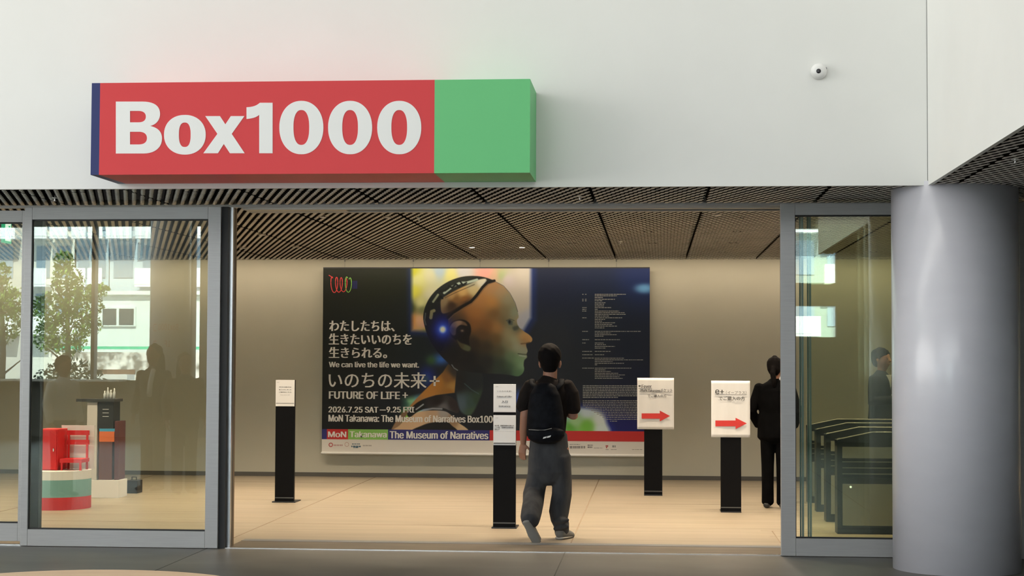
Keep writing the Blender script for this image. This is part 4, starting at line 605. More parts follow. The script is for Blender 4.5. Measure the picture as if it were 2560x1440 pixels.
def bp(px, py, y=YP):
    a = atY(px, py, y); return a.x - bcx, a.z
def strip(name, px0, px1, py0, py1, material, y=.0004):
    x0, z1 = bp(px0, py0); x1, z0 = bp(px1, py1)
    return boxes(name, [(x0, y, z0, x1, .003, z1)], material, bn)
bnavy = mat('print_navy', lin((34, 36, 118)), .6); bred = mat('print_red', lin((196, 38, 38)), .6); bgrn = mat('print_green', lin((132, 190, 92)), .6)
zA, zB = pz(1200, 1075.5).z, pz(1200, 1101).z
xs_ = [bx0 - bcx, bp(817, 1088)[0], bp(870, 1088)[0], bp(970, 1088)[0], bp(1224, 1088)[0], bp(1612, 1088)[0], bx1 - bcx]
for i_, mm in ((0, bnavy), (1, bred), (3, bnavy), (4, bred)): boxes('colour_strip', [(xs_[i_], .0004, zB, xs_[i_ + 1] if i_ != 4 else xs_[6], .003, zA)], mm, bn)
boxes('colour_strip', [(xs_[2], .0004, zB, xs_[3], .003, zA)], bgrn, bn)
LW = mat('print_white', (.90, .88, .84), .6)
def ptext(s, x0, x1, y0, y1, bold=.02, m=LW, sp=1.0):
    a = bp(x0, y1); b = bp(x1, y0)
    return text_mesh(s, a[0], b[0], a[1], b[1], -.001, m, bn, 'lettering', .006 if bold > .02 else bold * .6, sp, .0048 if bold > .02 else .0062 if bold > .015 else .0035)
ptext('わたしたちは、', 824, 986, 802, 828, .018); ptext('生きたいいのちを', 823, 1029, 834, 861, .018); ptext('生きられる。', 823, 967, 868, 895, .018)
ptext('We can live the life we want.', 822, 1048, 905, 918, .026)
ptext('いのちの未来', 822, 1066, 931, 970, .010); ptext('+', 1074, 1099, 940, 965, .004)
ptext('FUTURE OF LIFE', 822, 1000, 979, 997, .018); ptext('+', 1006, 1020, 981, 995, .012)
ptext('2026.7.25 SAT', 821, 946, 1017, 1031, .026); ptext('–', 950, 964, 1024, 1026, .01); ptext('9.25 FRI', 966, 1036, 1017, 1031, .026)
ptext('MoN Takanawa: The Museum of Narratives Box1000', 821, 1243, 1039, 1054, .026)
ptext('MoN', 820, 866, 1079, 1093, .026); ptext('Takanawa', 874, 967, 1079, 1093, .026); ptext('The Museum of Narratives', 974, 1221, 1079, 1096, .026)
# small credits: lines of fine print
def fine(lines, m, name='fine_print'):
    bm = bmesh.new()
    for px0, px1, py, h in lines:
        x = px0
        while x < px1 - 1:
            l = random.uniform(2.5, 8)
            a = bp(x, py + h / 2); b = bp(min(x + l, px1), py - h / 2)
            bx(bm, a[0], -.0006, a[1], b[0], .0, b[1]); x += l + random.uniform(.6, 1.6)
    return from_bm(name, bm, m, bn)
cl = []
o_ = lambda v: 700 + v * .3194
for y, a, b in ((112, 272, 515), (124, 272, 445), (137, 272, 335), (151, 272, 430), (163, 272, 330), (178, 272, 355), (190, 272, 345), (203, 272, 345), (216, 272, 400), (230, 272, 297), (243, 272, 463), (256, 272, 505), (269, 272, 515), (282, 272, 385), (296, 272, 487), (309, 272, 352), (322, 272, 333), (335, 272, 430), (348, 272, 408), (361, 272, 445), (375, 272, 353), (402, 272, 635), (415, 272, 398), (428, 272, 447), (440, 272, 340), (467, 272, 470), (493, 272, 345), (506, 272, 360), (520, 272, 430), (533, 272, 355), (559, 272, 395), (585, 272, 345), (612, 272, 500), (625, 272, 650), (638, 272, 412), (652, 272, 500), (664, 272, 298), (690, 272, 558), (703, 272, 355), (716, 272, 398), (730, 272, 455), (743, 272, 507), (757, 272, 465), (770, 272, 490),
                (112, 174, 184), (112, 196, 207), (151, 174, 184), (151, 196, 207), (163, 174, 184), (163, 196, 207), (216, 174, 208), (230, 174, 206), (243, 174, 206), (296, 174, 207), (402, 174, 218), (467, 174, 227), (493, 174, 208), (559, 174, 250), (585, 174, 256), (611, 174, 265), (690, 174, 265)):
    cl.append((1400 + a * .3196, 1400 + b * .3196, o_(y), 1.7))
for i, y in enumerate((828, 841, 854, 867, 880, 893, 906)): cl.append((1457, 1592 + 20 if i else 1612, o_(y), 2.1))
cl.append((1457, 1545, o_(919), 2.1))
for i, y in enumerate((945, 958, 971, 984, 997, 1010, 1023, 1036, 1049, 1062, 1075, 1090)): cl.append((1457 + max(0, i - 3) * 7, 1612, o_(y), 1.7))
cl.append((1525, 1545, o_(1105), 1.6))
fine(cl, mat('print_grey', (.36, .37, .36), .6))
# coil mark, top left
def coil(pts, m):
    bm = bmesh.new(); q = [bp(*p) for p in pts]
    tube(bm, [(x, -.0005, z) for x, z in q], [(.0052, .0008)] * len(q), (0, 0, 1), 6, False)
    return from_bm('coil_mark', bm, m, bn)
def loops(x0, x1, n, t0=0.0, t1=1.0):
    out = []
    for i in range(int(60 * n)):
        t = i / (60 * n - 1); a = 2 * pi * n * t - pi / 2 - .6
        out.append((x0 + (x1 - x0) * t + 5.5 * cos(a) * -1, 712 + 20 * sin(a) * (1 - .15 * t)))
    return out
coil([(822, 688), (826, 690)] + loops(829, 864, 3.05), mat('coil_red', lin((205, 60, 62)), .6))
coil(loops(866, 876, 1.2), mat('coil_green', lin((120, 180, 80)), .6))
bm = bmesh.new()
for i in range(6):
    a = bp(881 + i * 2.2, 722); b = bp(882 + i * 2.2, 702); bx(bm, a[0], -.0006, a[1], b[0], 0, b[1])
from_bm('coil_mark', bm, mat('coil_blue', lin((30, 36, 120)), .6), bn)
# sponsor marks on the white foot
def ring2(cx, cy, r, w):
    return [[bp(cx + r * cos(t * pi / 12), cy + r * sin(t * pi / 12)) for t in range(24)], [bp(cx + (r - w) * cos(t * pi / 12), cy + (r - w) * sin(t * pi / 12)) for t in range(24)]]
mred = mat('mark_red', (.45, .05, .05), .6); mgrey = mat('mark_grey', (.30, .28, .27), .6)
shapes2d(ring2(827, 1112, 5.5, 2), -.0004, .0006, 'sponsor_mark', mred, bn)
shapes2d(ring2(867, 1111, 5.5, 1.0), -.0004, .0006, 'sponsor_mark', mat('mark_pink', (.55, .3, .28), .6), bn)
fine([(834, 857, 1113, 4)], mat('mark_rose', (.55, .36, .34), .6), 'sponsor_mark')
fine([(880, 900, 1110, 2), (878, 902, 1116, 3.5), (884, 897, 1119, 2)], mat('mark_teal', (.09, .16, .22), .6), 'sponsor_mark')
fine([(907, 929, 1114, 3)], mat('mark_pale', (.5, .46, .42), .6), 'sponsor_mark')
for q_ in ([(1424, 1463, 1118, 6), (1424, 1450, 1111, 1.5)], [(1485, 1506, 1120, 1.2)], [(1514, 1523, 1124, 1.2)], [(1527, 1543, 1124, 1.2)], [(1580, 1606, 1124, 1.2)], [(1469, 1482, 1113, 3), (1469, 1481, 1118, 4)]): fine(q_, mgrey, 'sponsor_mark')
fine([(1514, 1521, 1115, 3), (1515, 1520, 1119, 3)], mred, 'sponsor_mark'); fine([(1531, 1539, 1116, 5)], INKG, 'sponsor_mark')
# suspension wires
for i, px in enumerate((862, 1033, 1200, 1372, 1541)):
    x = atY(px, 660, YP).x
    bm = bmesh.new(); tube(bm, [(0, 0, zt + .002), (0, 0, ZC)], [.0018, .0018], n=6); lathe(bm, [(.008, ZC - .035), (.008, ZC)], n=12)
    o = from_bm('suspension_wire', bm, ALUD, bn); o.location = (x - bcx, .004, 0)

# ------------------------------------------------------------------ sign stands
def stand(label, px, py, Y, w, plates, name='sign_stand', cat='sign stand', foot=.05):
    p = atZ(px, py); t = thing(name, label, cat, (p.x, p.y, 0))
    boxes('post', [(-w / 2, 0, .012, w / 2, .05, 1.345)], POSTB, t, bevel=.003)
    boxes('base_plate', [(-w / 2 - foot, -.03, 0, w / 2 + foot, .26, .012)], mat('base_black', (.02, .02, .022), .35, .3), t, bevel=.002)
    boxes('foot_strip', [(-w / 2 + .003, -.004, .045, w / 2 - .003, -.0005, .056)], ALUD, t)
    return t, p
def lt(t, s, x0, x1, z0, z1, y, m=INK, b=.012, parent=None): return text_mesh(s, x0, x1, z0, z1, y, m, parent or t, 'lettering', 0, 1, .0007 if b > 0 else 0)
# left
tA, pA = stand('slim black sign stand with one white notice, left of the banner', 710.5, 1256, 0, .212, 1, foot=.025)
n = boxes('notice_plate', [(-.106, -.006, 1.055, .106, 0, 1.345)], mat('plate_white', (.70, .69, .68), .5), tA, bevel=.002)
boxes('notice_border', [(-.100, -.0075, 1.086, .100, -.0066, 1.092)], INKG, n)
lt(tA, '本日の展示は', -.068, .070, 1.262, 1.272, -.0072, INK, .01, n); lt(tA, '終了いたしました', -.068, .070, 1.233, 1.243, -.0072, INK, .01, n); lt(tA, 'ご案内はこちら', -.068, .070, 1.206, 1.216, -.0072, INK, .01, n)
lt(tA, 'Please ask our staff', -.052, .052, 1.176, 1.184, -.0072, INKG, 0, n); lt(tA, 'MoN', -.092, -.068, 1.315, 1.323, -.0072, INKG, 0, n)
# centre
tB, pB = stand('slim black sign stand with two white notices, beside the walking man', 1260.5, 1321, 0, .212, 2, foot=.012)
n1 = boxes('notice_plate', [(-.106, -.006, 1.085, .106, 0, 1.352)], mat('plate_bluish', (.66, .68, .70), .5), tB, bevel=.002)
boxes('notice_border', [(-.104, -.0075, 1.083, .104, -.0066, 1.090)], INK, n1)
lt(tB, 'いのちの未来+', -.07, .07, 1.278, 1.292, -.0072, INK, .0, n1); lt(tB, 'Future of Life+', -.072, .072, 1.228, 1.242, -.0072, INK, .01, n1)
lt(tB, '入口', -.028, .028, 1.176, 1.198, -.0072, INK, .01, n1); lt(tB, 'Entrance', -.054, .054, 1.138, 1.151, -.0072, INK, .015, n1); lt(tB, 'MoN', -.086, -.062, 1.325, 1.332, -.0072, INKG, 0, n1)
n2 = boxes('notice_plate', [(-.106, -.006, .778, .106, 0, 1.060)], MATS['plate_bluish'], tB, bevel=.002)
boxes('notice_border', [(-.102, -.0075, .793, .102, -.0066, .801)], INK, n2)
lt(tB, '再入場、再観覧時間のお知らせ', -.092, .088, .956, .968, -.0072, INK, .02, n2); lt(tB, 'ご入場、混雑時は整理券', -.092, .084, .938, .950, -.0072, INK, .02, n2); lt(tB, '配布します', -.092, -.045, .922, .932, -.0072, INK, .01, n2)
lt(tB, 'Please keep your ticket with you', -.092, .088, .906, .913, -.0072, INKG, 0, n2); lt(tB, 'MoN', -.086, -.062, 1.030, 1.037, -.0072, INKG, 0, n2)
# right pair with hand-made arrow sheets
def sheet(t, p, px0, px1, py0, py1, seed):
    a = atY(px0, py1, p.y - .01); b = atY(px1, py0, p.y - .01)
    r = random.Random(seed); bm = bmesh.new(); NXs, NZs = 14, 18
    x0, x1, z0, z1 = a.x - p.x, b.x - p.x, a.z, b.z
    f = lambda u, v: (-.010 + .0022 * sin(u * 7 + seed) + .0016 * sin(u * 13 + v * 3 + seed) + .001 * sin(v * 6 + seed))
    g = [[bm.verts.new((x0 + (x1 - x0) * i / NXs, f(i / NXs, j / NZs), z0 + (z1 - z0) * j / NZs)) for i in range(NXs + 1)] for j in range(NZs + 1)]
    fs = [bm.faces.new((g[j][i], g[j][i + 1], g[j + 1][i + 1], g[j + 1][i])) for j in range(NZs) for i in range(NXs)]
    ex = bmesh.ops.extrude_face_region(bm, geom=fs)
    for v in [q for q in ex['geom'] if isinstance(q, bmesh.types.BMVert)]: v.co.y += .0012
    o = from_bm('paper_sheet', bm, PAPER, t, smooth=True)
    return o, lambda px, py: (atY(px, py, p.y - .02).x - p.x, atY(px, py, p.y - .02).z)
def arrow(s, q, x0, xh, x1, y, hw, hh):
    shapes2d([[q(x0, y - hw), q(xh, y - hw), q(xh, y - hh), q(x1, y), q(xh, y + hh), q(xh, y + hw), q(x0, y + hw)]], -.0165, .001, 'red_arrow', REDINK, s)
def st_(s, q, txt, x0, x1, y0, y1, b=.01, m=INK):
    a = q(x0, y1); c = q(x1, y0); text_mesh(txt, a[0], c[0], a[1], c[1], -.0165, m, s, 'lettering', 0, 1, .0016 if b > .015 else .0006 if b else 0)
def ul(s, q, x0, x1, y):
    a = q(x0, y + .5); b = q(x1, y - .4); boxes('underline', [(a[0], -.0165, a[1], b[0], -.016, b[1])], INKG, s)
Q7 = lambda u, v: (1580 + u * .125, 930 + v * .125)
tC, pC = stand('black stand with a ticket sheet and red arrow, touching the banner right edge', 1633, 1239, 0, .212, 0, foot=.0)
sC, qC = sheet(tC, pC, 1593, 1685, 945, 1073, 1)
arrow(sC, qC, 1604, 1649.5, 1675, 1040, 6.6, 13.5)
st_(sC, qC, '・', 1596, 1602, 963, 967); st_(sC, qC, 'Fever', 1604, 1629, 962, 970, .02); ul(sC, qC, 1596, 1630, 970.8)
st_(sC, qC, 'MoN Takanawaチケット', 1602, 1681, 972, 979.5, .012); ul(sC, qC, 1598, 1681, 979.8); st_(sC, qC, 'でご購入の方', 1619, 1666, 986, 993, .01)
tD, pD = stand('black stand with an e+ sheet and red arrow, nearest the suited woman', 1827.5, 1281, 0, .212, 0, foot=.0)
sD, qD = sheet(tD, pD, 1778, 1875, 952, 1093, 3)
arrow(sD, qD, 1788.5, 1839, 1867, 1058.5, 7.3, 14)
st_(sD, qD, 'e+', 1788, 1810, 974, 985, .03); st_(sD, qD, '（イープラス）', 1815, 1866, 977.5, 985.5, 0); ul(sD, qD, 1789, 1867, 986.5); st_(sD, qD, 'でご購入の方', 1797, 1862, 991, 1001, .012)

# ------------------------------------------------------------------ people
SKIN = mat('skin', lin((148, 108, 88)), .55, 0, .35); HAIR = mat('black_hair', (.006, .005, .005), .85, 0, .08)
def hand(bm, w, d, nrm, thumb, curl=.5, L=1.0):
    w, d, nrm, thumb = Vector(w), Vector(d).normalized(), Vector(nrm).normalized(), Vector(thumb).normalized()
    tube(bm, [w - d * .02, w + d * .03, w + d * .085], [(.024, .019), (.036, .017), (.040, .013)], thumb, 12)
    for i, (o, l) in enumerate(((.030, .068), (.010, .078), (-.011, .073), (-.030, .057))):
        p = w + d * .08 + thumb * o; dirv = d.copy(); pts = [p - d * .02, p]; l *= L
        for s, f in enumerate((.45, .32, .23)):
            a = curl * (.5 + .35 * s + .12 * i); dirv = (d * cos(a) + nrm * sin(a)).normalized(); p = p + dirv * l * f; pts.append(p)
        tube(bm, pts, [.0092, .0090, .0086, .0080, .0068], thumb, 8)
    p = w + d * .018 + thumb * .026
    tube(bm, [p, p + (d * .5 + thumb * .6 + nrm * .3) * .032, p + (d * .85 + thumb * .6 + nrm * .45) * .058], [.013, .0105, .0085], nrm, 8)
def head(bm, c, face, s=1.0):
    """c = centre of skull base front to back; face = facing direction (horizontal)"""
    f = Vector(face).normalized(); r = Vector((f.y, -f.x, 0)); c = Vector(c)
    P = lambda x, y, z: c + (r * x + f * y + Vector((0, 0, z))) * s
    tube(bm, [P(0, .045, -.115), P(0, .035, -.095), P(0, .018, -.055), P(0, .008, -.01), P(0, 0, .04), P(0, -.004, .08), P(0, -.006, .108)],
         [(.026, .032), (.046, .058), (.064, .082), (.072, .094), (.076, .097), (.064, .080), (.034, .045)], r, 20)
    tube(bm, [P(0, .098, .022), P(0, .112, -.008), P(0, .118, -.022)], [.007, .011, .014], r, 8)
    tube(bm, [P(-.02, .096, -.058), P(0, .102, -.057), P(.02, .096, -.058)], [.006, .009, .006], f, 8)
    tube(bm, [P(-.045, .084, .034), P(0, .092, .036), P(.045, .084, .034)], [.008, .009, .008], f, 8)
    for k in (-1, 1):
        tube(bm, [P(k * .076, -.012, .022), P(k * .080, -.018, -.004), P(k * .076, -.008, -.032)], [(.008, .016), (.009, .020), (.007, .011)], r, 10)
    return P
def eyes(P, parent):
    for k in (-1, 1):
        bm = bmesh.new(); bmesh.ops.create_icosphere(bm, subdivisions=2, radius=.0105, matrix=Matrix.Translation(P(k * .032, .087, .008)))
        from_bm('eye', bm, mat('eye_dark', (.03, .025, .02), .2), parent, smooth=True)

# ---- the walking man with the backpack, seen from behind
mp = atZ(1372, 1347); M0 = Vector((mp.x, 15.13, 0))
def mp_(px, py, dy=0.0): return atY(px, py, M0.y + dy) - M0
man = thing('person', 'person walking in, seen from behind, black t-shirt, loose grey trousers, grey sneakers', 'person', M0)
K = 281.0
bm = bmesh.new()
tube(bm, [mp_(1371, y) for y in (1110, 1070, 1030, 985, 960, 946)], [(.155, .10), (.145, .10), (.155, .105), (.17, .10), (.13, .08), (.06, .055)], (1, 0, 0), 20)
tube(bm, [mp_(1374, 955), mp_(1376, 922, .02)], [.066, .062], (1, 0, 0), 14)
for ex_ in (1349.5, 1400.5): tube(bm, [mp_(ex_, 903, .03), mp_(ex_, 911, .025), mp_(ex_ + (2 if ex_ < 1370 else -2), 919, .03)], [(.010, .018), (.013, .024), (.009, .013)], (1, 0, 0), 10)
HP = head(bm, mp_(1376, 895, .02), (.32, .95, 0), .97)
tube(bm, [mp_(1322, 966), mp_(1316, 1005), mp_(1312, 1040, -.02), mp_(1309, 1075, .0), mp_(1308, 1108, .03)], [.05, .046, .042, .037, .027], (1, 0, 0), 14)
hand(bm, mp_(1308, 1110, .03), mp_(1303, 1150, .05) - mp_(1308, 1110, .03), (.55, .75, 0), (.75, -.35, .05), .42)
tube(bm, [mp_(1420, 964), mp_(1428, 1005, .01), mp_(1433, 1040, .0), mp_(1424, 1034, .13), mp_(1410, 1022, .26)], [.05, .047, .044, .040, .028], (0, .4, 1), 14)
hand(bm, mp_(1409, 1021, .27), Vector((-.35, .9, .25)), Vector((-.7, 0, .6)), Vector((-.2, -.1, 1)), .6)
for cx, k in ((1349, -1), (1400, 1)):
    tube(bm, [mp_(cx, 1120), mp_(cx, 1190)], [.08, .07], (1, 0, 0), 14)
tube(bm, [mp_(1349, 1180), mp_(1334, 1236, .02), mp_(1328, 1262, -.18), mp_(1326, 1282, -.38)], [.07, .055, .05, .036], (1, 0, 0), 14)
tube(bm, [mp_(1400, 1180), mp_(1402, 1236, .02), mp_(1402, 1290, .0), mp_(1404, 1330, -.01)], [.07, .055, .048, .036], (1, 0, 0), 14)
tube(bm, [mp_(1322, 1294, -.38), mp_(1334, 1335, -.335)], [.030, .026], (1, 0, 0), 10)
tube(bm, [mp_(1402, 1336, -.02), mp_(1420, 1339, .10)], [.036, .03], (0, 0, 1), 10)
body = fuse('body', bm, .006, SKIN, man, 3)
# hair
bm = bmesh.new()
hc_ = mp_(1374, 889)
mm_ = Matrix.Translation(hc_) @ Matrix.Rotation(-.33, 4, 'Z') @ Matrix.Diagonal((.103, .118, .112, 1))
bmesh.ops.create_icosphere(bm, subdivisions=4, radius=1, matrix=mm_)
for v in bm.verts: v.co += (v.co - hc_) * (.025 * sin(v.co.x * 90 + v.co.z * 40) * cos(v.co.z * 70 + v.co.y * 60))
tube(bm, [mp_(1374, y, -.01) for y in (926, 915, 900)], [(.060, .052), (.078, .080), (.085, .10)], (.95, -.32, 0), 20)
fuse('hair', bm, .006, HAIR, man, 4)
# t-shirt
TS = noise_mat('black_cotton', (.009, .007, .0065), (.014, .011, .010), scale=(6, 6, 2), nscale=3, rough=.9, spec=.1)
bm = bmesh.new()
tube(bm, [mp_(1371, y) for y in (1081, 1060, 1030, 1000, 978, 964, 953, 947)], [(.152, .125), (.160, .128), (.168, .13), (.180, .135), (.196, .13), (.176, .115), (.12, .095), (.074, .074)], (1, 0, 0), 28, True)
tube(bm, [mp_(1330, 962), mp_(1318, 985), mp_(1311, 1008), mp_(1308, 1021)], [.068, .072, .069, .068], (1, 0, 0), 16)
tube(bm, [mp_(1414, 962), mp_(1427, 985), mp_(1431, 1010, .01), mp_(1432, 1026, .01)], [.068, .074, .072, .070], (1, 0, 0), 16)
fuse('tshirt', bm, .008, TS, man, 4)
# trousers
TR = noise_mat('grey_trouser_cloth', (.031, .033, .037), (.052, .054, .058), scale=(3, 3, 1.2), nscale=3.5, detail=5, rough=.85, spec=.15, bump=.35)
bm = bmesh.new()
tube(bm, [mp_(x, y) for x, y in ((1372, 1086), (1372, 1120), (1373, 1150), (1374, 1180), (1375, 1196))], [(46 / K, .125), (49 / K, .135), (53 / K, .14), (54.5 / K, .135), (50 / K, .11)], (1, 0, 0), 28)
tube(bm, [mp_(x, y, d) for x, y, d in ((1350, 1140, 0), (1346, 1184, .02), (1339, 1215, .02), (1334.5, 1236, .0), (1333, 1257, -.14), (1329, 1278, -.28), (1326, 1293, -.36), (1326, 1303, -.40))],
     [(28 / K, .12), (27 / K, .115), (26.3 / K, .11), (27.4 / K, .105), (26 / K, .10), (25.5 / K, .095), (24.5 / K, .09), (21.5 / K, .085)], (1, 0, 0), 22)
tube(bm, [mp_(x, y, d) for x, y, d in ((1399, 1140, 0), (1402.5, 1184, .01), (1405, 1205, .02), (1404.5, 1236, .03), (1401, 1257, .02), (1397.5, 1280, .01), (1398.5, 1299, 0), (1403.5, 1312, 0), (1404.5, 1327, 0), (1403, 1337, 0))],
     [(28 / K, .12), (26.5 / K, .115), (24.5 / K, .11), (25 / K, .11), (25.2 / K, .11), (25.2 / K, .105), (21.5 / K, .10), (19.8 / K, .09), (18 / K, .085), (16 / K, .08)], (1, 0, 0), 22)
for (x0, y0, x1, y1, d) in ((1318, 1232, 1350, 1224, -.085), (1312, 1262, 1340, 1284, -.30), (1384, 1305, 1420, 1300, -.085), (1386, 1322, 1420, 1316, -.075), (1340, 1168, 1364, 1178, -.09)):
    tube(bm, [mp_(x0, y0, d), mp_((x0 + x1) / 2, (y0 + y1) / 2 - 1, d - .02), mp_(x1, y1, d)], [.018, .028, .018], (0, 1, 0), 10)
fuse('trousers', bm, .008, TR, man, 3)
# shoes
SH = mat('grey_sneaker', (.135, .135, .125), .8); SO = mat('sneaker_sole', (.36, .34, .30), .7); SOD = mat('sole_grey', (.19, .19, .175), .8)
bm = bmesh.new()
heel, toe = mp_(1316, 1306, -.44), mp_(1341, 1352, -.34)
ax = (toe - heel).normalized(); sole_n = Vector((-.15, -.85, .35)).normalized()
tube(bm, [heel + Vector((.01, .03, .01)), heel * .5 + toe * .5 + Vector((.0, .035, .0)), toe + Vector((0, .028, .0))], [(.040, .045), (.046, .045), (.046, .030)], (1, 0, 0), 18)
sh = fuse('shoe', bm, .006, SH, man, 3)
bm = bmesh.new()
tube(bm, [heel - ax * .012, heel * .65 + toe * .35, heel * .35 + toe * .65, toe + ax * .02], [(.036, .016), (.038, .015), (.049, .015), (.038, .014)], (1, 0, 0), 20)
fuse('sole', bm, .006, SOD, sh, 2)
bm = bmesh.new()
ra, rb = mp_(1399, 1341, -.07), mp_(1426, 1341, .11)
tube(bm, [ra + Vector((0, 0, .025)), (ra + rb) * .5 + Vector((0, 0, .025)), rb + Vector((0, 0, .012))], [(.046, .044), (.046, .048), (.034, .044)], (0, 0, 1), 18)
sh2 = fuse('shoe', bm, .006, SH, man, 3)
bm = bmesh.new()
ra.z = rb.z = .014
tube(bm, [ra - Vector((.004, .008, 0)), (ra + rb) * .5, rb + Vector((.004, .008, 0))], [(.014, .044), (.014, .046), (.014, .040)], (0, 0, 1), 18)
fuse('sole', bm, .006, SO, sh2, 2)
# backpack
BPM = noise_mat('backpack_nylon', (.003, .0035, .005), (.007, .008, .011), scale=(4, 4, 4), nscale=4, rough=.7, spec=.08, bump=.3)
bk = thing('backpack', 'black backpack with a front pocket, worn by the man in the t-shirt', 'backpack', M0)
bm = bmesh.new()
tube(bm, [mp_(x, y, -.15) for x, y in ((1364, 1096), (1364, 1080), (1364, 1050), (1363, 1015), (1363, 985), (1364, 966))], [(.155, .085), (.170, .105), (.165, .108), (.152, .10), (.132, .085), (.095, .055)], (1, 0, 0), 28)
fuse('bag', bm, .008, BPM, bk, 3)
bm = bmesh.new()
tube(bm, [mp_(x, y, -.225) for x, y in ((1364, 1100), (1364, 1088), (1364, 1076))], [(.140, .050), (.168, .068), (.162, .055)], (1, 0, 0), 24)
pk = fuse('front_pocket', bm, .007, BPM, bk, 3)
bm = bmesh.new(); tube(bm, [mp_(1322, 1074, -.245), mp_(1345, 1075.5, -.292), mp_(1362, 1075, -.298), mp_(1379, 1071, -.285)], [.0028] * 4, n=8)
from_bm('zipper', bm, mat('zip_grey', (.32, .32, .30), .4, .3), pk)
a = mp_(1357, 1097, -.298)
bm = bmesh.new()
for i, w_ in enumerate((.016, .012, .020, .014)):
    x = a.x + .017 * i; z = a.z + .004 * i
    prism(bm, [(x, z), (x + w_, z + .003), (x + w_ + .006, z + .018), (x + .006, z + .015)], 'y', a.y - .003 + .001 * i, a.y + .012)
from_bm('logo_mark', bm, mat('logo_white', (.62, .62, .6), .5), pk)
for k, (x0, x1) in enumerate(((1342, 1330), (1388, 1404))):
    bm = bmesh.new()
    tube(bm, [mp_(x0, 975, -.16), mp_(x1, 958, -.115), mp_(x1, 949, -.03), mp_(x1, 958, .10), mp_(x1, 985, .15), mp_(x0 + (8 if k else -2), 1040, .15), mp_(x0, 1070, .06)], [(.026, .009)] * 7, (1, 0, 0), 10)
    from_bm('strap', bm, BPM, bk, smooth=True)

